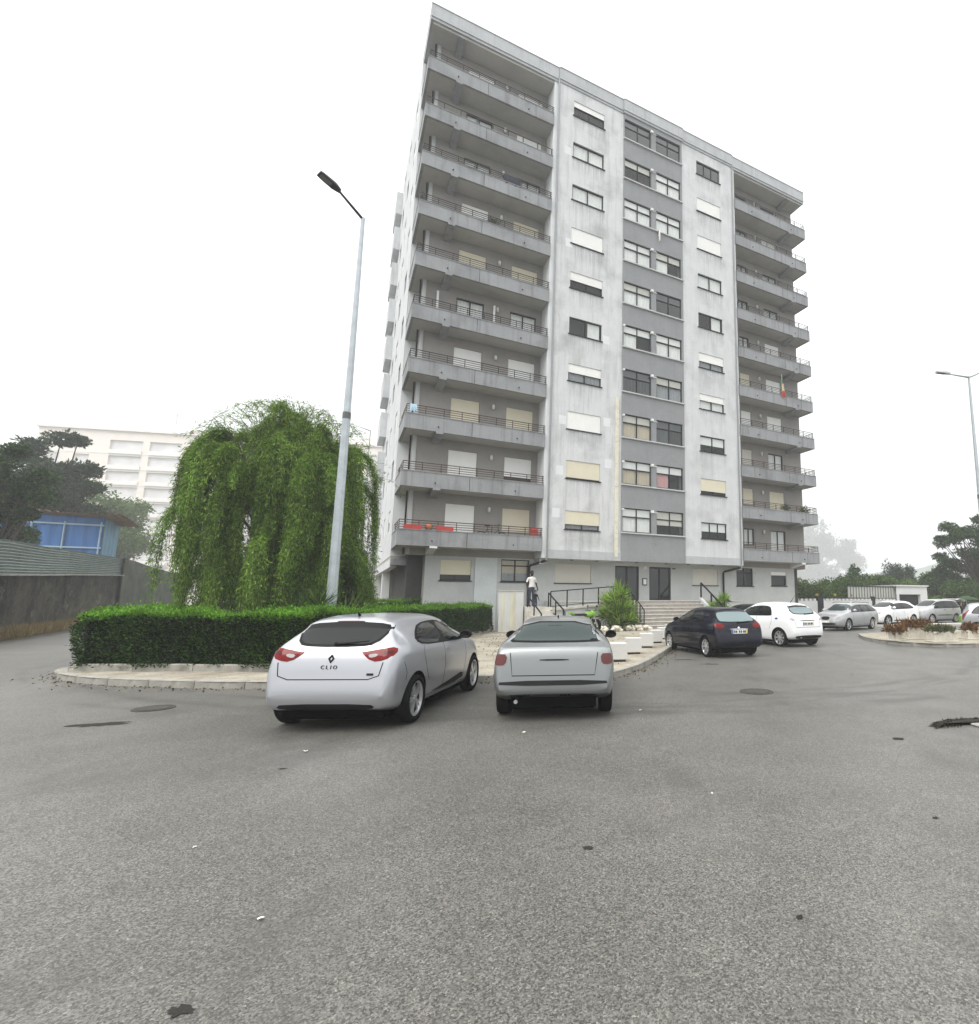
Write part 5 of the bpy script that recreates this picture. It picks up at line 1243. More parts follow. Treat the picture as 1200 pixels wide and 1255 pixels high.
def car(S, name, label, x, y, heading, paint, group='cars parked in front of the block'):
    L = S['L']; root = empty(name, (x, y, 0), heading, label, 'car', group)
    V, F = car_body(S); bvh = BVHTree.FromPolygons(V, F)
    me = bpy.data.meshes.new('body'); me.from_pydata(V, [], F); me.materials.append(MATS[paint]); me.materials.append(MATS['car_under'])
    R, TW = S['r'], S['track']/2; cuts = []
    xa = [S['axr']-L/2, S['axr']+S['wb']-L/2]
    for xx in xa:
        for sg in (-1, 1):
            c = MB().lathe([(0, -.02), (R*1.16, -.02), (R*1.16, .7), (0, .7)], 40, 'y', (0, 0, 0)); c.mi = [1]*len(c.f)
            c.v = [(q[0]+xx, sg*(TW-.19+q[1]), q[2]+R*1.0) for q in c.v]
            m = c.mesh('cut'); m.materials.append(MATS[paint]); m.materials.append(MATS['car_under']); bm = bmesh.new(); bm.from_mesh(m); bmesh.ops.remove_doubles(bm, verts=bm.verts, dist=1e-5); bmesh.ops.recalc_face_normals(bm, faces=bm.faces); bm.to_mesh(m); bm.free(); cuts.append(m)
    out = boolean_cut(me, cuts); out.name = 'body'
    body = link('body', out, None, root, True, 38)
    obj('underside', MB().bevbox(-L/2+.22, L/2-.22, -TW+.16, TW-.16, .13, .36, .04).bevbox(xa[0]+R*1.2, xa[1]-R*1.2, -TW+.02, TW-.02, .15, .3, .03), 'car_under', root)
    tm, rm = wheel_meshes(R, S.get('tw', .2), S.get('rim', 'alloy5'))
    for xx in xa:
        for sg in (-1, 1):
            w = place('wheel', tm, root, (xx, sg*(TW-.02), R)); place('rim', rm, w, (0, 0, 0), (0, 0, 0 if sg > 0 else pi))
    def P(nm, poly, view, mat, parent=None, **kw): return obj(nm, patch(bvh, poly, view, **kw), mat, parent or root, True, 40)
    def X(poly): return [(d-L/2, z) for d, z in poly]
    for sg in (-1, 1):
        if 'glasshouse' in S: gh_ = P('window_surround', X(S['glasshouse']), 'side', S.get('surround', 'car_black'), sgn=sg, off=.003)
        for k, wpoly in enumerate(S['sidewin']): P('side_window', X(wpoly), 'side', S.get('glass', 'car_glass'), sgn=sg, off=.006)
        for ln in S.get('lines', []): P('shut_line', X(strip_poly(ln, .009)), 'side', 'car_black', sgn=sg, off=.0015, rnd=0, skirt=.003)
        for hp in S.get('handles', []):
            P('door_handle', X([(hp[0]-.09, hp[1]-.018), (hp[0]+.09, hp[1]-.014), (hp[0]+.09, hp[1]+.02), (hp[0]-.09, hp[1]+.016)]), 'side', S.get('handlemat', paint), sgn=sg, off=.022, skirt=.025)
        for poly, mt in S.get('sidepanels', []): P('side_moulding', X(poly), 'side', mt, sgn=sg, off=.006)
        if 'tail' in S: tl = P('tail_light', [(sg*a, b) for a, b in S['tail']], 'rear', S.get('tailmat', 'light_red'), sgn=sg, off=.008, slant=S.get('tailslant', .35), ax=-L/2+.12)
        for poly, mt in S.get('tailin', []): P('lamp_cell', [(sg*a, b) for a, b in poly], 'rear', mt, tl, sgn=sg, off=.011, slant=S.get('tailslant', .35), ax=-L/2+.12)
        if 'head' in S: P('headlight', [(sg*a, b) for a, b in S['head']], 'front', 'light_clear', sgn=sg, off=.006, slant=.45, ax=L/2-.2)
        if 'mirror' in S:
            mx, mz = S['mirror']; h = bvh.ray_cast(Vector((mx-L/2, sg*3, mz)), Vector((0, -sg, 0)))[0]
            mb = MB(); n = 12
            for rr_, xx in ((.35, -.045), (.85, -.06), (1.0, -.03), (.98, .02), (.7, .075), (.2, .10)):
                for k in range(n): a = 2*pi*k/n; mb.v.append((mx-L/2+xx+.03*0, h.y+sg*(.12+.105*rr_*cos(a)), mz+.05+.068*rr_*sin(a)*(1.15 if sin(a) > 0 else 1)))
            for i in range(5):
                for k in range(n): mb.face(i*n+k, i*n+(k+1) % n, (i+1)*n+(k+1) % n, (i+1)*n+k)
            mb.face(*range(n)); mb.face(*range(5*n, 6*n)); mb.bar((mx-L/2+.0, h.y-sg*.02, mz), (mx-L/2+.01, h.y+sg*.06, mz+.02), .05, .035)
            o = obj('wing_mirror', mb, S.get('mirrormat', 'car_black'), root, True, 50)
    if 'rearwin' in S: P('rear_window', S['rearwin'], 'rear', S.get('rearglass', 'car_glass_light'), off=.006)
    if 'rearsurround' in S: P('rear_surround', S['rearsurround'], 'rear', 'car_black', off=.003)
    if 'wiper' in S:
        z = S['wiper']; h = bvh.ray_cast(Vector((-5, 0, z)), Vector((1, 0, 0)))[0]
        mb = MB().tube([(h.x-.03, -.02, z), (h.x-.03+.02, -.42, z+.035)], [.018, .008], 6); mb.ball((h.x-.02, 0, z), .03, 8, 5); obj('wiper', mb, 'car_black', root)
    P('windscreen', S['screen'], 'front', S.get('screenglass', 'car_glass'), off=.005)
    for poly, view, mt, nm in S.get('extras', []): P(nm, poly, view, mt, off=.006)
    for ln in S.get('rearlines', []): P('shut_line', strip_poly(ln, .012), 'rear', 'car_black', off=.002, rnd=0, skirt=.003, step=.04)
    if 'plate' in S:
        pz, ptxt = S['plate']; h = bvh.ray_cast(Vector((-5, 0, pz)), Vector((1, 0, 0)))[0]
        pl = obj('number_plate', MB().box(h.x-.022, h.x-.008, -.26, .26, pz-.056, pz+.056), 'plate_white', root)
        obj('plate_band', MB().box(h.x-.0245, h.x-.0225, .215, .258, pz-.052, pz+.052), 'plate_blue', pl); obj('plate_band', MB().box(h.x-.0245, h.x-.0225, -.258, -.215, pz-.052, pz+.052), 'plate_yellow', pl)
        for i, yy in enumerate((.17, .11, .01, -.05, -.13, -.18)): obj('plate_mark', MB().box(h.x-.0245, h.x-.0225, yy-.02, yy+.02, pz-.032, pz+.032), 'car_black', pl)
    return root, bvh
# ---------------------------------------------------------------- the individual cars (distances d measured from the rear bumper)
HATCH = dict(L=4.06, r=.315, track=1.60, axr=.68, wb=2.59, rim='alloy5', roofw=.60,
    plan=[(0, .70), (.05, .765), (.16, .82), (.45, .858), (1.0, .866), (2.8, .866), (3.4, .85), (3.75, .79), (3.95, .66), (4.06, .45)],
    top=[(0, .50), (.012, .58), (.03, .67), (.055, .80), (.09, .93), (.14, 1.03), (.30, 1.17), (.45, 1.305), (.53, 1.375), (.72, 1.42), (1.2, 1.45), (1.7, 1.445), (2.2, 1.39), (2.5, 1.30), (3.0, 1.06), (3.14, .985), (3.5, .92), (3.8, .82), (3.98, .66), (4.06, .50)],
    belt=[(0, .55), (.1, .86), (.3, .97), (.6, 1.0), (1.2, .975), (2.5, .92), (3.2, .88), (4.06, .55)],
    bot=[(0, .42), (.02, .35), (.06, .29), (.15, .265), (.4, .23), (1, .19), (3.3, .19), (3.9, .22), (4.02, .3), (4.06, .4)],
    glasshouse=[(.72, 1.085), (.84, 1.19), (1.16, 1.305), (1.75, 1.335), (2.12, 1.31), (2.86, 1.0), (2.86, .965), (1.75, .985), (.95, 1.01)],
    sidewin=[[(.79, 1.09), (.89, 1.18), (1.18, 1.285), (1.71, 1.31), (1.71, 1.005), (.98, 1.03)], [(1.79, 1.0), (1.79, 1.31), (2.1, 1.285), (2.7, 1.04), (2.78, .985)]],
    lines=[[(1.75, .985), (1.76, .65), (1.70, .30)], [(.97, 1.02), (.93, .88), (1.02, .66), (1.12, .50)], [(2.80, .96), (2.78, .7), (2.70, .34)], [(1.02, .285), (2.72, .285)], [(.30, .84), (.36, .70), (.34, .60)]],
    handles=[(1.93, .885)], handlemat='paint_silver', sidepanels=[([(1.22, .30), (2.66, .30), (2.66, .44), (2.2, .385), (1.5, .33)], 'car_black')],
    tail=[(.345, .985), (.40, .985), (.60, 1.02), (.80, 1.04), (.80, .955), (.66, .885), (.50, .865)], tailslant=.3, tailin=[([(.47, .91), (.565, .93), (.575, .965), (.45, .955)], 'light_clear'), ([(.63, .95), (.76, .965), (.77, .995), (.66, 1.0)], 'light_red_deep')],
    mirror=(2.62, 1.0), rearsurround=[(-.57, 1.325), (0, 1.36), (.57, 1.325), (.595, 1.24), (.50, 1.075), (.3, 1.045), (-.3, 1.045), (-.50, 1.075), (-.595, 1.24)],
    rearwin=[(-.53, 1.265), (0, 1.28), (.53, 1.265), (.555, 1.22), (.47, 1.095), (.28, 1.068), (-.28, 1.068), (-.47, 1.095), (-.555, 1.22)], rearglass='car_glass', wiper=1.085,
    screen=[(-.62, 1.34), (.62, 1.34), (.70, 1.06), (-.70, 1.06)], head=[(.45, .72), (.72, .80), (.76, .72), (.60, .62)],
    extras=[([(-.55, .36), (.55, .36), (.62, .31), (.45, .285), (-.45, .285), (-.62, .31)], 'rear', 'car_trim', 'rear_valance'), ([(-.18, 1.345), (.18, 1.345), (.18, 1.362), (-.18, 1.362)], 'rear', 'light_red_deep', 'brake_light')],
    rearlines=[[(-.66, .86), (-.63, .70), (-.5, .655), (.5, .655), (.63, .70), (.66, .86)]])
c, bv = car(HATCH, 'hatchback_car', 'silver hatchback with red tail lights parked in front of the clipped hedge', -4.06, 8.98, radians(91), 'paint_silver')
def on_rear(c, bv, me, yy, zz, nm, out=.006):
    h = bv.ray_cast(Vector((-5, yy, zz)), Vector((1, 0, 0))); n = h[1] if h[1].x < 0 else -h[1]
    o = bpy.data.objects.new(nm, me); COL.objects.link(o); o.parent = c
    up = (Vector((0, 0, 1))-n*n.z).normalized(); xx = up.cross(n); M_ = Matrix((xx, up, n)).transposed().to_4x4(); M_.translation = h[0]+n*out; o.matrix_local = M_; return o
for ch_, yy_ in zip('CLIO', (.088, .03, -.016, -.07)): on_rear(c, bv, textmesh(ch_, .066, 'car_black'), yy_, .80, 'badge_letter')
mb = MB()
for s0, s1, z in ((.062, .030, .004),):
    q = [(0, .058), (.040, 0), (0, -.058), (-.040, 0)]; r_ = [(0, .026), (.015, 0), (0, -.026), (-.015, 0)]
    for i in range(4):
        j = (i+1) % 4; m0 = ((q[i][0]+r_[i][0])/2, (q[i][1]+r_[i][1])/2); m1 = ((q[j][0]+r_[j][0])/2, (q[j][1]+r_[j][1])/2)
        mb.add([(*q[i], 0), (*q[j], 0), (*m1, .014), (*m0, .014), (*r_[i], 0), (*r_[j], 0)], [(0, 1, 2, 3), (3, 2, 5, 4)])
me = mb.mesh('diamond_badge'); me.materials.append(MATS['car_trim']); on_rear(c, bv, me, 0, .905, 'diamond_badge')
me = MB().box(-.04, .04, -.014, .014, 0, .004).mesh('trim_badge'); me.materials.append(MATS['car_trim']); on_rear(c, bv, me, -.52, .715, 'trim_badge')
obj('aerial', MB().tube([(-1.32, 0, 1.43), (-1.37, 0, 1.475)], [.022, .010], 6), 'car_black', c)
obj('gate_handle', MB().bevbox(-2.005, -1.985, -.12, .12, .63, .65, .006), 'car_black', c)

OLD = dict(glasshouse=[(.68,.99),(.90,1.215),(1.1,1.29),(1.6,1.30),(1.97,1.265),(2.53,1.0),(2.53,.95),(1.6,.955),(.74,.965)], L=4.05, r=.30, track=1.50, axr=.72, wb=2.45, rim='cap8', roofw=.55,
    plan=[(0, .73), (.05, .785), (.16, .825), (.45, .845), (1.0, .85), (2.8, .85), (3.4, .835), (3.75, .78), (3.95, .67), (4.05, .5)],
    top=[(0, .50), (.012, .60), (.03, .74), (.06, .90), (.11, .985), (.22, 1.02), (.34, 1.06), (.62, 1.285), (.74, 1.345), (1.0, 1.375), (1.5, 1.385), (2.0, 1.345), (2.35, 1.24), (2.85, .985), (3.0, .93), (3.5, .87), (3.85, .76), (3.99, .62), (4.05, .50)],
    belt=[(0, .55), (.1, .88), (.3, .94), (.6, .95), (1.2, .93), (2.5, .90), (3.2, .85), (4.05, .55)],
    bot=[(0, .42), (.02, .38), (.06, .35), (.15, .33), (.4, .25), (1, .2), (3.3, .2), (3.8, .22), (4.0, .3), (4.05, .4)],
    sidewin=[[(.72, 1.0), (.92, 1.2), (1.12, 1.275), (1.56, 1.285), (1.56, .97), (.78, .975)], [(1.64, .97), (1.64, 1.285), (1.95, 1.25), (2.45, 1.02), (2.55, .955)]],
    lines=[[(1.60, .95), (1.60, .6), (1.55, .28)], [(2.58, .92), (2.55, .6), (2.5, .3)]], handles=[(1.78, .84)], handlemat='car_black', sidepanels=[([(1.1, .52), (2.5, .52), (2.5, .58), (1.1, .58)], 'paint_silver_dull')],
    tail=[(.62, .90), (.74, .905), (.80, .89), (.80, .77), (.73, .755), (.63, .765)], tailmat='light_dull', tailslant=.3, mirror=(2.42, .97),
    rearsurround=[(-.52, 1.325), (.52, 1.325), (.66, 1.07), (.6, 1.04), (-.6, 1.04), (-.66, 1.07)], rearwin=[(-.49, 1.305), (.49, 1.305), (.61, 1.085), (.56, 1.06), (-.56, 1.06), (-.61, 1.085)], rearglass='car_glass_light',
    screen=[(-.58, 1.28), (.58, 1.28), (.66, 1.02), (-.66, 1.02)], head=[(.45, .68), (.7, .74), (.74, .66), (.6, .58)],
    extras=[([(-.72, .555), (.72, .555), (.74, .49), (-.74, .49)], 'rear', 'car_trim', 'bumper_strip'), ([(-.2, .835), (.2, .835), (.2, .815), (-.2, .815)], 'rear', 'car_trim', 'boot_handle'), ([(-.6, .37), (.6, .37), (.56, .335), (-.56, .335)], 'rear', 'car_black', 'rear_valance')],
    rearlines=[[(-.60, .92), (-.56, .62), (.56, .62), (.60, .92)]])
c, bv = car(OLD, 'saloon_car', 'older dull silver car with a black wing mirror parked facing the pavement', -1.52, 9.62, radians(96.5), 'paint_silver_dull')
obj('aerial', MB().tube([(-1.1, 0, 1.375), (-1.14, 0, 1.41)], [.014, .006], 5), 'car_black', c)
obj('exhaust', MB().tube([(-2.02, .5, .28), (-1.7, .5, .28)], .028, 8), 'chrome', c)

SMALL = dict(glasshouse=[(.78,.99),(.92,1.19),(1.13,1.295),(1.58,1.315),(1.94,1.29),(2.53,1.0),(2.53,.945),(1.58,.965),(.86,.965)], L=3.84, r=.29, track=1.45, axr=.66, wb=2.44, rim='cap8', roofw=.56,
    plan=[(0, .70), (.05, .76), (.16, .80), (.45, .82), (1.0, .826), (2.6, .826), (3.2, .81), (3.6, .74), (3.76, .62), (3.84, .45)],
    top=[(0, .48), (.012, .56), (.03, .62), (.06, .70), (.10, .84), (.14, .95), (.18, 1.0), (.40, 1.22), (.50, 1.32), (.70, 1.385), (1.2, 1.42), (1.6, 1.425), (2.0, 1.38), (2.35, 1.26), (2.85, 1.0), (3.0, .94), (3.4, .85), (3.66, .72), (3.78, .6), (3.84, .48)],
    belt=[(0, .52), (.1, .83), (.3, .93), (.6, .955), (1.2, .94), (2.4, .90), (3.1, .84), (3.84, .52)],
    bot=[(0, .40), (.02, .34), (.06, .29), (.15, .27), (.4, .23), (1, .19), (3.2, .19), (3.7, .22), (3.8, .3), (3.84, .4)],
    sidewin=[[(.82, 1.0), (.95, 1.18), (1.15, 1.28), (1.55, 1.30), (1.55, .985), (.9, .98)], [(1.62, .985), (1.62, 1.30), (1.92, 1.275), (2.45, 1.02), (2.55, .95)]],
    lines=[[(1.585, .96), (1.59, .6), (1.52, .28)], [(.85, .97), (.82, .8), (.98, .55)], [(2.6, .92), (2.58, .6), (2.5, .3)]], handles=[(1.72, .84), (.98, .87)], handlemat='paint_navy', sidepanels=[([(.98, .46), (2.5, .46), (2.5, .52), (.98, .52)], 'car_black')],
    tail=[(.46, .86), (.52, .96), (.66, .985), (.78, .95), (.78, .87), (.66, .83), (.54, .83)], tailslant=.35, mirror=(2.40, .97), mirrormat='paint_navy', wiper=.99,
    rearsurround=[(-.50, 1.325), (.50, 1.325), (.60, 1.22), (.63, 1.04), (.56, .985), (-.56, .985), (-.63, 1.04), (-.60, 1.22)], rearwin=[(-.48, 1.285), (.48, 1.285), (.56, 1.19), (.59, 1.06), (.52, 1.01), (-.52, 1.01), (-.59, 1.06), (-.56, 1.19)], rearglass='car_glass_sky_tint',
    screen=[(-.60, 1.32), (.60, 1.32), (.68, 1.04), (-.68, 1.04)], head=[(.42, .66), (.66, .74), (.74, .68), (.6, .58)], plate=(.735, ''),
    extras=[([(-.3, .80), (.3, .80), (.3, .815), (-.3, .815)], 'rear', 'chrome', 'gate_trim')], rearlines=[[(-.62, .83), (-.60, .62), (.60, .62), (.62, .83)], [(-.72, .45), (.72, .45)]])
c, bv = car(SMALL, 'hatchback_car', 'small navy blue hatchback with its rear to the camera beside the white bollards', 1.90, 17.40, radians(113), 'paint_navy')
me = MB().ball((0, 0, 0), .035, 8, 6, (1, 1.2, .3)).mesh('badge'); me.materials.append(MATS['chrome']); on_rear(c, bv, me, 0, .835, 'badge')

EV = dict(glasshouse=[(.96,1.085),(1.08,1.28),(1.28,1.405),(1.76,1.425),(2.15,1.39),(2.92,1.06),(2.92,1.025),(1.76,1.05),(1.05,1.06)], L=4.08, r=.315, track=1.52, axr=.63, wb=2.59, rim='cap8', roofw=.58,
    plan=[(0, .68), (.05, .75), (.16, .81), (.45, .85), (1.0, .862), (2.8, .862), (3.4, .84), (3.75, .77), (3.95, .64), (4.08, .45)],
    top=[(0, .55), (.012, .64), (.035, .76), (.07, .90), (.12, 1.03), (.20, 1.12), (.36, 1.27), (.48, 1.40), (.62, 1.47), (.9, 1.53), (1.5, 1.56), (2.0, 1.53), (2.4, 1.42), (3.0, 1.13), (3.2, 1.04), (3.6, .93), (3.85, .82), (4.0, .68), (4.08, .55)],
    belt=[(0, .6), (.1, .9), (.3, 1.02), (.6, 1.08), (1.2, 1.05), (2.5, .98), (3.2, .92), (4.08, .6)],
    bot=[(0, .44), (.02, .36), (.06, .30), (.15, .27), (.4, .24), (1, .20), (3.3, .20), (3.9, .23), (4.02, .32), (4.08, .45)],
    sidewin=[[(1.02, 1.10), (1.12, 1.27), (1.3, 1.38), (1.72, 1.40), (1.72, 1.07), (1.1, 1.075)], [(1.80, 1.065), (1.80, 1.40), (2.12, 1.36), (2.85, 1.07), (2.9, 1.03)]], surround='car_black',
    lines=[[(1.76, 1.05), (1.78, .65), (1.7, .3)], [(.98, 1.06), (.95, .9), (1.08, .6)], [(2.85, 1.0), (2.83, .7), (2.75, .34)]], handles=[(1.95, .93)], handlemat='paint_white', sidepanels=[([(.62, .985), (.74, 1.02), (.82, .97), (.72, .93)], 'plate_blue')],
    tail=[(.60, .94), (.68, 1.0), (.78, 1.02), (.78, .94), (.70, .90)], tailmat='light_clear', tailslant=.35, mirror=(2.72, 1.06), mirrormat='car_black', wiper=1.13,
    rearsurround=[(-.48, 1.43), (.48, 1.43), (.60, 1.30), (.56, 1.16), (.46, 1.11), (-.46, 1.11), (-.56, 1.16), (-.60, 1.30)], rearwin=[(-.45, 1.37), (.45, 1.37), (.54, 1.28), (.50, 1.17), (.42, 1.14), (-.42, 1.14), (-.50, 1.17), (-.54, 1.28)], rearglass='car_glass_sky_tint',
    screen=[(-.62, 1.45), (.62, 1.45), (.72, 1.14), (-.72, 1.14)], head=[(.5, .78), (.72, .86), (.76, .78), (.62, .70)], plate=(.80, ''),
    extras=[([(-.60, .40), (.60, .40), (.66, .33), (.45, .29), (-.45, .29), (-.66, .33)], 'rear', 'car_black', 'rear_valance'), ([(-.36, .89), (.36, .89), (.36, .915), (-.36, .915)], 'rear', 'car_trim', 'gate_trim'), ([(-.14, 1.44), (.14, 1.44), (.14, 1.455), (-.14, 1.455)], 'rear', 'light_red', 'brake_light')],
    rearlines=[[(-.62, .95), (-.58, .68), (.58, .68), (.62, .95)]])
c, bv = car(EV, 'hatchback_car', 'tall white hatchback with a blue side badge parked past the navy car', 4.60, 20.95, radians(121), 'paint_white')
obj('aerial', MB().tube([(-1.2, 0, 1.53), (-1.45, 0, 1.80)], [.012, .004], 5), 'car_black', c)

EST = dict(glasshouse=[(.36,1.03),(.50,1.26),(.72,1.325),(1.1,1.335),(1.98,1.345),(2.52,1.31),(3.16,1.02),(3.16,.95),(1.98,.965),(.45,.985)], L=4.52, r=.315, track=1.54, axr=.94, wb=2.64, rim='alloy7', roofw=.58, shoulder=.945,
    plan=[(0, .70), (.05, .77), (.16, .83), (.45, .87), (1.0, .885), (3.2, .885), (3.8, .86), (4.2, .78), (4.42, .66), (4.52, .5)],
    top=[(0, .55), (.012, .66), (.04, .85), (.08, 1.0), (.30, 1.25), (.42, 1.36), (.6, 1.41), (1.4, 1.45), (2.2, 1.45), (2.6, 1.40), (2.9, 1.28), (3.45, 1.0), (3.55, .96), (4.0, .90), (4.35, .78), (4.46, .66), (4.52, .5)],
    belt=[(0, .6), (.1, .92), (.4, .98), (1.2, .97), (2.8, .93), (3.6, .88), (4.52, .55)], bot=[(0, .42), (.05, .32), (.2, .27), (.5, .22), (1, .19), (3.7, .19), (4.3, .22), (4.47, .3), (4.52, .4)],
    sidewin=[[(.42, 1.05), (.55, 1.25), (.75, 1.305), (1.05, 1.31), (1.2, 1.0), (.5, 1.01)], [(1.26, 1.0), (1.14, 1.31), (1.95, 1.325), (1.95, .985)], [(2.02, .985), (2.02, 1.325), (2.5, 1.29), (3.1, 1.03), (3.16, .965)]], glass='car_glass',
    lines=[[(1.985, .96), (1.98, .6), (1.9, .28)], [(3.15, .94), (3.12, .6), (3.05, .3)], [(1.0, .98), (1.1, .7)]], handles=[(2.15, .87), (1.22, .88)], handlemat='paint_champagne', sidepanels=[([(1.4, .44), (3.1, .44), (3.1, .49), (1.4, .49)], 'paint_champagne')],
    tail=[(.66, 1.0), (.76, 1.2), (.74, .8), (.68, .75)], mirror=(3.02, 1.0), mirrormat='paint_champagne', rearwin=[(-.52, 1.33), (.52, 1.33), (.6, 1.06), (-.6, 1.06)], rearglass='car_glass',
    screen=[(-.60, 1.37), (.60, 1.37), (.72, 1.03), (-.72, 1.03)], screenglass='car_glass_light', head=[(.42, .70), (.68, .76), (.78, .72), (.74, .62), (.5, .58)],
    extras=[([(-.26, .74), (.26, .74), (.2, .56), (-.2, .56)], 'front', 'car_black', 'grille'), ([(-.6, .42), (.6, .42), (.56, .32), (-.56, .32)], 'front', 'car_black', 'air_intake'), ([(-.26, .52), (.26, .52), (.26, .42), (-.26, .42)], 'front', 'plate_white', 'number_plate')])
c, bv = car(EST, 'estate_car', 'silver estate car parked nose out beside the right end of the block', 11.0, 30.3, radians(222), 'paint_champagne')
for sg in (-1, 1): obj('roof_rail', MB().tube([(-1.6, sg*.56, 1.41), (-1.5, sg*.57, 1.46), (.2, sg*.57, 1.49), (.35, sg*.57, 1.44)], .016, 6), 'car_trim', c)

CROSS = dict(glasshouse=[(.66,1.12),(.86,1.29),(1.12,1.40),(1.78,1.42),(2.22,1.39),(3.0,1.07),(3.0,1.01),(1.78,1.03),(.78,1.06)], L=4.25, r=.33, track=1.55, axr=.82, wb=2.62, rim='alloy5', roofw=.58,
    plan=[(0, .70), (.05, .77), (.16, .83), (.45, .87), (1.0, .885), (3.0, .885), (3.5, .86), (3.95, .78), (4.15, .66), (4.25, .5)],
    top=[(0, .60), (.012, .72), (.04, .9), (.1, 1.05), (.35, 1.26), (.5, 1.40), (.7, 1.49), (1.2, 1.54), (1.8, 1.55), (2.3, 1.48), (2.6, 1.38), (3.2, 1.09), (3.35, 1.04), (3.8, .95), (4.05, .85), (4.18, .7), (4.25, .55)],
    belt=[(0, .65), (.1, .95), (.4, 1.06), (1.2, 1.04), (2.6, .98), (3.4, .93), (4.25, .6)], bot=[(0, .44), (.05, .34), (.2, .28), (.5, .24), (1, .21), (3.5, .21), (4.1, .25), (4.2, .35), (4.25, .45)],
    sidewin=[[(.72, 1.13), (.9, 1.28), (1.15, 1.38), (1.75, 1.40), (1.75, 1.06), (.82, 1.08)], [(1.82, 1.055), (1.82, 1.40), (2.2, 1.37), (2.95, 1.08), (3.0, 1.02)]],
    lines=[[(1.785, 1.03), (1.78, .6), (1.7, .3)], [(2.98, 1.0), (2.95, .6), (2.85, .3)]], handles=[(1.98, .92), (1.0, .94)], handlemat='paint_white', sidepanels=[([(1.3, .30), (2.9, .30), (2.9, .38), (1.3, .38)], 'car_trim')],
    tail=[(.55, .98), (.72, 1.05), (.80, 1.03), (.80, .95), (.66, .93)], tailmat='light_red_deep', mirror=(2.85, 1.07), mirrormat='paint_white', rearwin=[(-.48, 1.42), (.48, 1.42), (.56, 1.14), (-.56, 1.14)], rearglass='car_glass',
    screen=[(-.60, 1.45), (.60, 1.45), (.72, 1.14), (-.72, 1.14)], head=[(.5, .80), (.72, .88), (.78, .80), (.62, .72)], extras=[([(-.4, .7), (.4, .7), (.36, .56), (-.36, .56)], 'front', 'car_black', 'grille')])
c, bv = car(CROSS, 'crossover_car', 'white crossover parked sideways in front of the white boundary wall', 15.45, 35.0, radians(212), 'paint_white')

MPV = dict(glasshouse=[(.23,1.08),(.34,1.38),(.52,1.50),(.9,1.51),(1.78,1.52),(2.27,1.48),(3.0,1.06),(3.0,.99),(1.78,1.01),(.3,1.03)], L=4.15, r=.31, track=1.5, axr=.72, wb=2.58, rim='cap8', roofw=.60,
    plan=[(0, .72), (.05, .78), (.16, .83), (.45, .86), (1.0, .875), (2.9, .875), (3.5, .85), (3.85, .77), (4.05, .66), (4.15, .5)],
    top=[(0, .60), (.012, .75), (.04, 1.0), (.09, 1.25), (.18, 1.48), (.28, 1.58), (.6, 1.63), (1.4, 1.66), (2.0, 1.64), (2.5, 1.50), (3.1, 1.18), (3.3, 1.08), (3.75, .96), (4.0, .82), (4.1, .68), (4.15, .55)],
    belt=[(0, .65), (.1, .98), (.4, 1.02), (1.2, 1.02), (2.6, .98), (3.3, .93), (4.15, .6)], bot=[(0, .44), (.05, .34), (.2, .28), (.5, .24), (1, .21), (3.5, .21), (4.0, .25), (4.1, .35), (4.15, .45)],
    sidewin=[[(.28, 1.10), (.38, 1.36), (.55, 1.48), (.88, 1.49), (.88, 1.05), (.34, 1.05)], [(.95, 1.05), (.95, 1.495), (1.75, 1.50), (1.75, 1.03)], [(1.82, 1.03), (1.82, 1.50), (2.25, 1.46), (2.95, 1.09), (3.0, 1.01)]],
    lines=[[(1.785, 1.01), (1.78, .6), (1.7, .3)], [(2.98, 1.0), (2.95, .6), (2.85, .3)]], handles=[(1.98, .92), (1.05, .94)], handlemat='car_trim', sidepanels=[([(1.1, .52), (2.8, .52), (2.8, .58), (1.1, .58)], 'car_trim')],
    tail=[(.72, 1.0), (.80, 1.25), (.80, .78), (.72, .74)], tailmat='light_red', mirror=(2.80, 1.07), mirrormat='car_black',
    screen=[(-.62, 1.55), (.62, 1.55), (.72, 1.16), (-.72, 1.16)], head=[(.5, .78), (.72, .86), (.78, .78), (.62, .70)])
MPV2 = dict(MPV, extras=[([(-.62, 1.46), (.62, 1.46), (.70, 1.1), (.66, .66), (-.66, .66), (-.70, 1.1)], 'rear', 'car_under', 'boot_shade')])  # dark patch on the closed body, painting the shaded boot interior
c, bv = car(MPV2, 'people_carrier', 'silver people carrier with its tailgate raised beside the garage hut', 20.3, 38.9, radians(207), 'paint_champagne')
tg = MB(); sec = [(-1.86, 1.60, .62), (-2.15, 1.67, .66), (-2.5, 1.66, .70), (-2.78, 1.58, .70), (-2.84, 1.50, .66)]
for xx, zz, w in sec: tg.v += [(xx, -w, zz), (xx, -w*.5, zz+.04), (xx, w*.5, zz+.04), (xx, w, zz), (xx, w*.9, zz-.05), (xx, -w*.9, zz-.05)]
for i in range(len(sec)-1):
    for k in range(6): tg.face(i*6+k, (i+1)*6+k, (i+1)*6+(k+1) % 6, i*6+(k+1) % 6)
tg.face(*range(24, 30)); t_o = obj('tailgate', tg, 'paint_white', c, True, 40)
obj('gate_window', MB().box(-2.45, -2.0, -.5, .5, 1.705, 1.712), 'car_glass', t_o)
for sg in (-1, 1): obj('gas_strut', MB().tube([(-1.95, sg*.66, 1.15), (-2.35, sg*.62, 1.62)], .014, 5), 'car_trim', c)

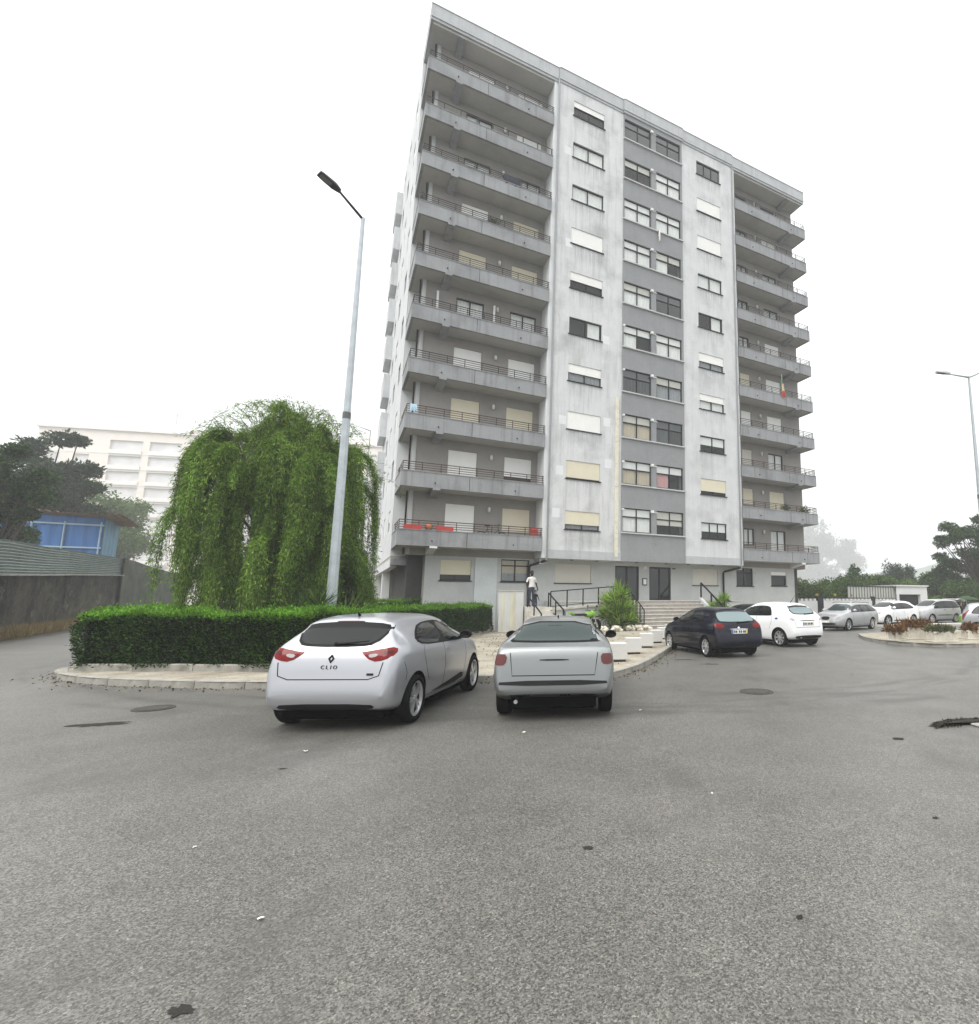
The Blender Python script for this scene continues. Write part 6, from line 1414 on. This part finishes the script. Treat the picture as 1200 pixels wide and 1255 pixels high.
COMPACT = dict(MPV, glasshouse=[(.40,1.05),(.55,1.26),(.73,1.37),(1.38,1.385),(1.88,1.35),(2.56,1.02),(2.56,.97),(1.38,1.0),(.45,1.01)], L=3.8, axr=.62, wb=2.45, plan=[(0, .70), (.05, .76), (.16, .80), (.45, .82), (1.0, .825), (2.6, .825), (3.2, .80), (3.55, .74), (3.7, .64), (3.8, .5)],
    top=[(0, .58), (.012, .70), (.04, .92), (.09, 1.08), (.2, 1.28), (.34, 1.44), (.6, 1.49), (1.2, 1.51), (1.8, 1.48), (2.2, 1.36), (2.8, 1.07), (2.95, 1.0), (3.4, .9), (3.65, .78), (3.75, .66), (3.8, .55)],
    belt=[(0, .65), (.1, .95), (.4, 1.0), (1.2, .99), (2.4, .95), (3.1, .9), (3.8, .6)], bot=[(0, .44), (.05, .34), (.2, .28), (.5, .24), (1, .2), (3.2, .2), (3.65, .25), (3.75, .35), (3.8, .45)],
    sidewin=[[(.45, 1.06), (.58, 1.25), (.75, 1.35), (1.35, 1.37), (1.35, 1.02), (.5, 1.03)], [(1.42, 1.01), (1.42, 1.37), (1.85, 1.33), (2.5, 1.04), (2.55, .98)]], lines=[[(1.385, 1.0), (1.38, .6), (1.3, .3)], [(2.55, .97), (2.5, .6), (2.45, .3)]], handles=[(1.55, .9), (.75, .9)],
    mirror=(2.38, 1.04), screen=[(-.60, 1.40), (.60, 1.40), (.68, 1.10), (-.68, 1.10)], rearwin=[(-.5, 1.38), (.5, 1.38), (.58, 1.12), (-.58, 1.12)], sidepanels=[([(1.0, .5), (2.4, .5), (2.4, .56), (1.0, .56)], 'car_trim')])
c, bv = car(COMPACT, 'hatchback_car', 'mid grey compact car at the far edge of the island', 16.0, 24.1, radians(-30), 'paint_grey')
c, bv = car(SMALL, 'hatchback_car', 'black car mostly hidden behind the tall white hatchback', 4.75, 27.0, radians(121), 'paint_black')
# ---------------------------------------------------------------- people
simple('skin_dark', (.035, .02, .014), .6, 0, .08); simple('skin_mid', (.30, .16, .11), .6, 0, .08); simple('skin_light', (.42, .26, .20), .6, 0, .08)
simple('cloth_white', (.72, .70, .68), .9, 0, .06, 12); simple('cloth_grey', (.40, .39, .38), .9, 0, .08, 12); simple('cloth_navy', (.012, .015, .028), .9, 0, .15, 12); simple('cloth_denim', (.05, .06, .09), .9, 0, .15, 12); simple('cloth_black', (.01, .01, .011), .9, 0, .1); simple('hair_black', (.008, .007, .007), .7, 0, .1)
simple('shoe_dark', (.02, .02, .02), .7, 0, .1)
def ring_loft(mb, rings, n=12):
    """rings: (centre, rx, ry, axis_x, axis_y)"""
    o = len(mb.v)
    for c, rx, ry, ax, ay in rings:
        c, ax, ay = Vector(c), Vector(ax), Vector(ay)
        for k in range(n): a = 2*pi*k/n; mb.v.append(tuple(c+ax*rx*cos(a)+ay*ry*sin(a)))
    for i in range(len(rings)-1):
        for k in range(n): mb.face(o+i*n+k, o+i*n+(k+1) % n, o+(i+1)*n+(k+1) % n, o+(i+1)*n+k)
    mb.face(*[o+k for k in range(n-1, -1, -1)]); mb.face(*[o+(len(rings)-1)*n+k for k in range(n)])
def skin_body(verts, edges, mats, root, name='body', part=None):
    """continuous figure grown from a joint skeleton; verts: name -> (x,y,z,r)"""
    names = list(verts); me = bpy.data.meshes.new(name); me.from_pydata([verts[k][:3] for k in names], [(names.index(a), names.index(b)) for a, b in edges], [])
    o = bpy.data.objects.new('tmp', me); COL.objects.link(o); md = o.modifiers.new('s', 'SKIN')
    for i, k in enumerate(names):
        sv = me.skin_vertices[0].data[i]; r = verts[k][3]; sv.radius = (r, r*(verts[k][4] if len(verts[k]) > 4 else 1)); sv.use_root = (i == 0)
    md.use_smooth_shade = True; sd = o.modifiers.new('d', 'SUBSURF'); sd.levels = 2; sd.render_levels = 2
    dg = bpy.context.evaluated_depsgraph_get(); out = bpy.data.meshes.new_from_object(o.evaluated_get(dg)); bpy.data.objects.remove(o)
    out.materials.clear(); return out
def figure(label, loc, rz, h, shirt, trouser, skin, hair, pose, shorts=False, hairlen=0., sleeve='short'):
    root = empty('person', loc, rz, label, 'person'); k = h/1.75
    v = {'pelvis': (0, 0, .95, .145, .85), 'belly': (0, 0, 1.10, .135, .8), 'chest': (0, .01, 1.30, .155, .75), 'neck0': (0, .0, 1.46, .07), 'neck': (0, .01, 1.53, .052), 'head0': (0, .03, 1.60, .075, 1.15), 'head1': (0, .03, 1.69, .082, 1.15), 'head2': (0, .02, 1.755, .045)}
    e = [('pelvis', 'belly'), ('belly', 'chest'), ('chest', 'neck0'), ('neck0', 'neck'), ('neck', 'head0'), ('head0', 'head1'), ('head1', 'head2')]
    for s, sd in ((-1, 'r'), (1, 'l')):
        el, wr, hd, kn, an = pose[sd]
        v.update({'sh'+sd: (s*.185, 0, 1.41, .062), 'el'+sd: (*el, .043), 'wr'+sd: (*wr, .030), 'pa'+sd: (*hd, .036, .5),
                  'hip'+sd: (s*.095, 0, .88, .095), 'kn'+sd: (*kn, .062), 'an'+sd: (*an, .042), 'to'+sd: (an[0], an[1]+.16, .035, .04, .7)})
        e += [('chest', 'sh'+sd), ('sh'+sd, 'el'+sd), ('el'+sd, 'wr'+sd), ('wr'+sd, 'pa'+sd), ('pelvis', 'hip'+sd), ('hip'+sd, 'kn'+sd), ('kn'+sd, 'an'+sd), ('an'+sd, 'to'+sd)]
        # five fingers, unequal, curled a little, thumb from the side of the palm
        d = (Vector(hd)-Vector(wr)).normalized(); sdv = Vector((0, 1, 0)) if abs(d.y) < .7 else Vector((0, 0, 1)); inn = Vector((-s, 0, 0))
        for i, (off, ln) in enumerate(((-.030, .060), (-.010, .072), (.010, .068), (.030, .052))):
            p0 = Vector(hd)+sdv*off+d*.02; p1 = p0+d*ln*.55+inn*.006; p2 = p1+d*ln*.40+inn*.022
            v['f%s%da' % (sd, i)] = (*p0, .011); v['f%s%db' % (sd, i)] = (*p1, .0095); v['f%s%dc' % (sd, i)] = (*p2, .008); e += [('pa'+sd, 'f%s%da' % (sd, i)), ('f%s%da' % (sd, i), 'f%s%db' % (sd, i)), ('f%s%db' % (sd, i), 'f%s%dc' % (sd, i))]
        t0 = Vector(wr)*.45+Vector(hd)*.55+sdv*.035; t1 = t0+sdv*.03+d*.045+inn*.01
        v['t%sa' % sd] = (*t0, .012); v['t%sb' % sd] = (*t1, .010); e += [('pa'+sd, 't%sa' % sd), ('t%sa' % sd, 't%sb' % sd)]
    v = {q: (a[0]*k, a[1]*k, a[2]*k, a[3]*k, *a[4:]) for q, a in v.items()}
    me = skin_body(v, e, None, root)
    for m in (skin, shirt, trouser, 'shoe_dark'): me.materials.append(MATS[m])
    for p in me.polygons:
        c = p.center; x, z = abs(c.x)/k, c.z/k
        arm = x > .215+.0
        mi = 0
        if z < .075: mi = 3
        elif z < .97 and not (arm and z > .55): mi = 2 if (not shorts or z > .5) else 0
        elif z < 1.475: mi = 1
        if arm and z > .6: mi = 1 if (sleeve == 'long' and z > .86) or (sleeve == 'short' and z > 1.2) else 0
        p.material_index = mi
    body = link('body', me, None, root, True)
    mb = MB(); mb.ball((0, .012*k, 1.685*k), .104*k, 14, 9, (.86, 1.05, 1.05)); mb.v = [q for q in mb.v]
    keep = MB(); keep.v = mb.v; keep.f = [f for f in mb.f if np.mean([mb.v[i][2] for i in f]) > (1.665-hairlen)*k or np.mean([mb.v[i][1] for i in f]) < -.035*k]; keep.mi = [0]*len(keep.f)
    obj('hair', keep, hair, root, True)
    fc = MB().ball((0, .128*k, 1.645*k), .014*k, 6, 5, (.8, 1, 1.3)); obj('nose', fc, skin, root, True)
    for s in (-1, 1):
        obj('eye', MB().ball((s*.032*k, .112*k, 1.675*k), .010*k, 6, 5), 'cloth_white' if skin != 'skin_dark' else 'plate_white', root, True); obj('ear', MB().ball((s*.086*k, .02*k, 1.66*k), .024*k, 6, 5, (.4, .8, 1.2)), skin, root, True)
    obj('mouth', MB().ball((0, .115*k, 1.605*k), .02*k, 8, 4, (1.1, .4, .3)), 'light_dull', root, True)
    return root
stand = {'r': ((-.27, -.02, 1.16), (-.28, .09, .93), (-.275, .13, .85), (-.105, .02, .49), (-.11, -.02, .07)), 'l': ((.27, -.02, 1.16), (.28, .09, .93), (.275, .13, .85), (.105, .02, .49), (.11, -.02, .07))}
reach = {'r': ((-.26, .12, 1.18), (-.2, .36, 1.16), (-.19, .44, 1.16), (-.11, .03, .49), (-.12, -.04, .07)), 'l': ((.28, .02, 1.16), (.29, .16, .95), (.285, .2, .87), (.12, .02, .49), (.13, .0, .07))}
hold = {'r': ((-.27, .0, 1.16), (-.26, .16, .98), (-.25, .22, .92), (-.105, .02, .49), (-.11, -.02, .07)), 'l': ((.30, .06, 1.2), (.42, .26, 1.22), (.46, .32, 1.24), (.105, .02, .49), (.11, -.02, .07))}
figure('person in a white T shirt standing at the top of the short side steps', BW(-1.0, -.7, 1.27), BR+pi+.25, 1.74, 'cloth_white', 'cloth_denim', 'skin_dark', 'hair_black', stand)
figure('small child in a dark top holding the handrail of the short side steps', BW(-.98, -1.28, 1.08), BR+pi+.3, .98, 'cloth_navy', 'cloth_denim', 'skin_mid', 'hair_black', hold, sleeve='long')
figure('person in black sleeveless clothes loading the silver people carrier', (23.0, 40.2, 0), radians(100), 1.72, 'cloth_black', 'cloth_black', 'skin_light', 'hair_black', reach, sleeve='none')
# ---------------------------------------------------------------- small things
# motorbike parked by the ramp
simple('bike_green', (.17, .36, .035), .35, 0, .05); simple('bike_black', (.015, .015, .016), .4, 0, .1)
mbk = empty('motorbike', BW(.55, -3.75, KT-.012), BR+.35, 'lime green and black motorbike parked by the yucca bed', 'motorbike')
wm = MB().lathe([(.22, -.05), (.27, -.055), (.30, -.02), (.30, .02), (.27, .055), (.22, .05)], 24, 'y', closed=True).mesh('wheel'); wm.materials.append(MATS['tyre'])
rm_ = MB().lathe([(.21, -.02), (.22, 0), (.21, .02), (.19, .02), (.19, -.02)], 24, 'y', closed=True)
for k in range(5): a = 2*pi*k/5; rm_.bar((0, 0, 0), (.2*cos(a), 0, .2*sin(a)), .03)
rm_ = rm_.mesh('rim'); rm_.materials.append(MATS['car_trim'])
for x in (-.66, .66): w = place('wheel', wm, mbk, (x, 0, .30)); place('rim', rm_, w)
obj('frame', MB().tube([(-.66, .0, .3), (-.3, 0, .5), (.0, 0, .38), (.3, 0, .55), (.42, 0, .85)], .04, 7), 'bike_black', mbk)
for s in (-1, 1): obj('fork', MB().tube([(.66, s*.09, .3), (.44, s*.09, .95)], .028, 7), 'chrome', mbk)
obj('tank', MB().ball((.18, 0, .82), .2, 12, 8, (1.25, .75, .65)), 'bike_green', mbk, True); obj('fairing', MB().ball((.48, 0, .86), .17, 12, 8, (.8, .9, 1.0)), 'bike_green', mbk, True)
obj('seat', MB().bevbox(-.72, .0, -.13, .13, .78, .88, .035), 'bike_black', mbk); obj('tail', MB().extrude_y([(-.3, .68), (-.95, .9), (-.92, .96), (-.3, .8)], -.09, .09), 'bike_green', mbk)
obj('engine', MB().bevbox(-.18, .24, -.14, .14, .32, .66, .04), 'car_trim', mbk)
mb = MB().tube([(.36, -.36, 1.02), (.42, -.2, 1.0), (.44, 0, .98), (.42, .2, 1.0), (.36, .36, 1.02)], .016, 6); obj('handlebar', mb, 'bike_black', mbk)
for s in (-1, 1): obj('mirror', MB().ball((.44, s*.3, 1.2), .06, 8, 6, (.3, 1, .7)), 'bike_black', mbk, True); obj('mirror_stem', MB().tube([(.4, s*.24, 1.02), (.44, s*.29, 1.17)], .01, 5), 'bike_black', mbk)
obj('headlight', MB().ball((.63, 0, .86), .07, 8, 6, (.5, 1, 1)), 'light_clear', mbk, True); obj('mudguard', MB().lathe([(.325, -.06), (.335, 0), (.325, .06)], 24, 'y', (.66, 0, .3)), 'bike_black', mbk)
# balcony things on the left bay
z1 = par_top(1)
def box_on(nm, lab, cat, X, Y, Z, w, d, h, mat, grp=None):
    o = empty(nm, BW(X, Y, Z), BR, lab, cat, grp); return o
for X, lab in ((-6.45, 'red flower box on the lowest left balcony next to the corner railing'), (-5.05, 'red flower box on the lowest left balcony beside the terracotta pot')):
    o = empty('flower_box', BW(X, .12, z1+.0), BR, lab, 'flower box', 'flower boxes on the lowest balcony'); obj('trough', MB().extrude_x([(-.1, .05), (.1, .05), (.13, .24), (-.13, .24)], -.38, .38), 'red_plastic', o); obj('earth', MB().box(-.36, .36, -.1, .1, .241, .246), 'soil', o)
o = empty('plant_pot', BW(-5.75, .2, z1+.0), BR, 'round terracotta pot on the lowest left balcony between two flower boxes', 'pot'); obj('pot', MB().lathe([(.0, .04), (.12, .04), (.19, .2), (.17, .3), (.12, .34), (.0, .36)], 14), 'terracotta', o, True)
o = empty('crate_stack', BW(-.62, .35, z1-.52), BR, 'stack of red plastic crates at the pier end of the lowest left balcony', 'crates')
for i in range(3): obj('crate', MB().bevbox(-.18, .18, -.15, .15, .3+i*.25, .3+i*.25+.22, .02), 'red_plastic', o)
o = empty('bicycle', BW(-2.75, .5, z1-.52), BR+.05, 'dark bicycle standing on the lowest left balcony behind the railing', 'bicycle')
wm = MB().lathe([(.32, -.015), (.34, 0), (.32, .015), (.305, 0)], 24, 'y', closed=True)
for k in range(10): a = 2*pi*k/10; wm.bar((0, 0, 0), (.31*cos(a), 0, .31*sin(a)), .006)
wm = wm.mesh('wheel'); wm.materials.append(MATS['car_black'])
for x in (-.52, .52): place('wheel', wm, o, (x, 0, .36))
obj('frame', MB().tube([(-.52, 0, .36), (-.12, 0, .36), (.34, 0, .82), (-.2, 0, .82), (-.12, 0, .36)], .018, 6).tube([(-.52, 0, .36), (-.2, 0, .82), (-.22, 0, .98)], .014, 6).tube([(.52, 0, .36), (.34, 0, .82), (.3, 0, 1.02)], .016, 6), 'car_black', o)
obj('saddle', MB().bevbox(-.36, -.1, -.06, .06, .97, 1.02, .015), 'car_black', o); obj('handlebar', MB().tube([(.22, -.27, 1.05), (.34, -.2, 1.06), (.34, .2, 1.06), (.22, .27, 1.05)], .014, 6), 'car_black', o)
# flag on a right-hand balcony
z5 = par_top(5); s = NT('flag_cloth'); co = s.coord(); sx = s.n('ShaderNodeSeparateXYZ'); s.link(co, sx.inputs[0]); rp_ = s.n('ShaderNodeValToRGB'); s.link(s.rng(sx.outputs[2], 0, 1.35, 0, 1), rp_.inputs[0])
rp_.color_ramp.interpolation = 'CONSTANT'; rp_.color_ramp.elements[0].color = (.42, .05, .04, 1); rp_.color_ramp.elements[1].position = .7; rp_.color_ramp.elements[1].color = (.03, .16, .05, 1); e_ = rp_.color_ramp.elements.new(.32); e_.color = (.6, .5, .28, 1); s.done(s.bsdf(rp_.outputs[0], .9))
fl_ = empty('hanging_flag', BW(16.85, -.02, z5-.15), BR, 'green yellow and red flag hanging from a right hand balcony rail', 'flag')
obj('pole', MB().tube([(0, 0, .1), (-.1, -.12, 1.62)], .014, 6), 'white_plastic', fl_)
mb = MB(); n = 16
for i in range(n+1):
    t = i/n; w = .06+.20*(1-t)
    for j in range(7): q = j/6-.5; mb.v.append((-.08+.02*t+.14*(1-t)+w*q, -.1+.05*sin(q*9+t*3)*(1-t*.5), .05+1.35*t-.12*(1-t)*abs(q)))
for i in range(n):
    for j in range(6): mb.face(i*7+j, i*7+j+1, (i+1)*7+j+1, (i+1)*7+j)
obj('cloth', mb, 'flag_cloth', fl_, True)
# laundry and clutter
simple('cloth_dark', (.03, .032, .045), .95, 0, .2, 8)
def hang(lab, X, Y, Z, w, h, mat, grp=None):
    o = empty('hanging_cloth', BW(X, Y, Z), BR, lab, 'cloth', grp); mb = MB(); n = 14
    for i in range(n+1):
        x = w*(i/n-.5); y = .02*sin(i*1.7); mb.v += [(x, y-.02, -h*(.92+.1*sin(i*.9))), (x, y*.4-.03, 0), (x, .04, .0), (x, .05+y, -h*.5)]
    for i in range(n):
        for k in range(3): mb.face(4*i+k, 4*i+4+k, 4*i+5+k, 4*i+1+k)
    obj('cloth', mb, mat, o, True)
hang('dark cloth draped over the railing of an upper left balcony', -2.55, .02, par_top(8)+.47, .95, .55, 'cloth_dark')
hang('white towel hanging below an upper window of the grey strip', 6.72, -.18, 5.37+ST*7-.02, .10, .75, 'cloth_white')
hang('blue and white cloth on the corner railing of a lower left balcony', -6.75, .02, par_top(3)+.46, .3, .4, 'shed_bar')
for X, k, nm, lab in ((-3.4, 7, 'plant_pot', 'dark potted plant behind the railing of an upper left balcony'), (18.9, 2, 'plant_pot', 'leafy potted plant at the end of a lower right balcony'), (17.1, 2, 'plant_pot', 'small potted plant by the door of a lower right balcony')):
    o = empty(nm, BW(X, .35, par_top(k)-.52), BR, lab, 'plant'); obj('pot', MB().lathe([(0, 0), (.12, 0), (.17, .4), (0, .4)], 12), 'terracotta', o, True)
    P = rng.normal(0, .13, (260, 3))+np.array([0, 0, .75]); tag(leaves('leaves', P, P-np.array([0, 0, .45]), .16, .05, 'tree_leaf_mid', o, .5), kind='stuff')
# things beside the people carrier
simple('cool_red', (.5, .12, .08), .5, 0, .05)
o = empty('folding_table', (22.6, 38.5, 0), .4, 'small white folding table behind the people carrier', 'table'); obj('table_top', MB().bevbox(-.38, .38, -.25, .25, .56, .62, .02), 'white_plastic', o)
for sx_ in (-.3, .3):
    for sy in (-.18, .18): obj('leg', MB().bar((sx_*1.15, sy, 0), (sx_*.8, sy, .56), .035), 'white_plastic', o)
o = empty('water_carrier', (21.9, 38.2, 0), .2, 'green plastic canister on the ground behind the people carrier', 'canister'); obj('tank', MB().bevbox(-.13, .13, -.12, .12, 0, .52, .04), 'bike_green', o); obj('cap', MB().lathe([(.05, .52), (.05, .58), (0, .58)], 10), 'white_plastic', o)
o = empty('parasol_canopy', (24.6, 42.0, 0), 0, 'dark green market canopy behind the people carrier', 'canopy'); obj('pole', MB().tube([(0, 0, 0), (0, 0, 1.88)], .03, 8), 'white_plastic', o); obj('canopy', MB().lathe([(.9, 1.6), (.6, 1.75), (.1, 1.9), (0, 1.91)], 10), 'shed_dark' if 'shed_dark' in MATS else 'tree_leaf_dark', o)
for x, y, m, lab in ((27.0, 42.5, 'paint_silver', 'silver car roof glimpsed beyond the yellow flowers'), (30.0, 43.5, 'paint_white', 'pale car glimpsed at the far end beyond the yellow flowers')):
    car(SMALL, 'hatchback_car', lab, x, y, radians(80), m)
car(EST, 'estate_car', 'pale car seen under the far end of the passage beside the block', -27.5, 58.0, radians(20), 'paint_champagne')
# haze filling the air round the block
s = NT('haze'); pv = s.n('ShaderNodeVolumePrincipled'); pv.inputs['Color'].default_value = (.93, .95, .96, 1); pv.inputs['Density'].default_value = .0015; pv.inputs['Anisotropy'].default_value = .0; s.link(pv.outputs[0], s.out.inputs['Volume'])
tag(obj('haze', MB().box(-420, 760, -40, 720, -2.0, 110), 'haze'), 'pale grey fog filling the air around the block', 'fog', kind='stuff')
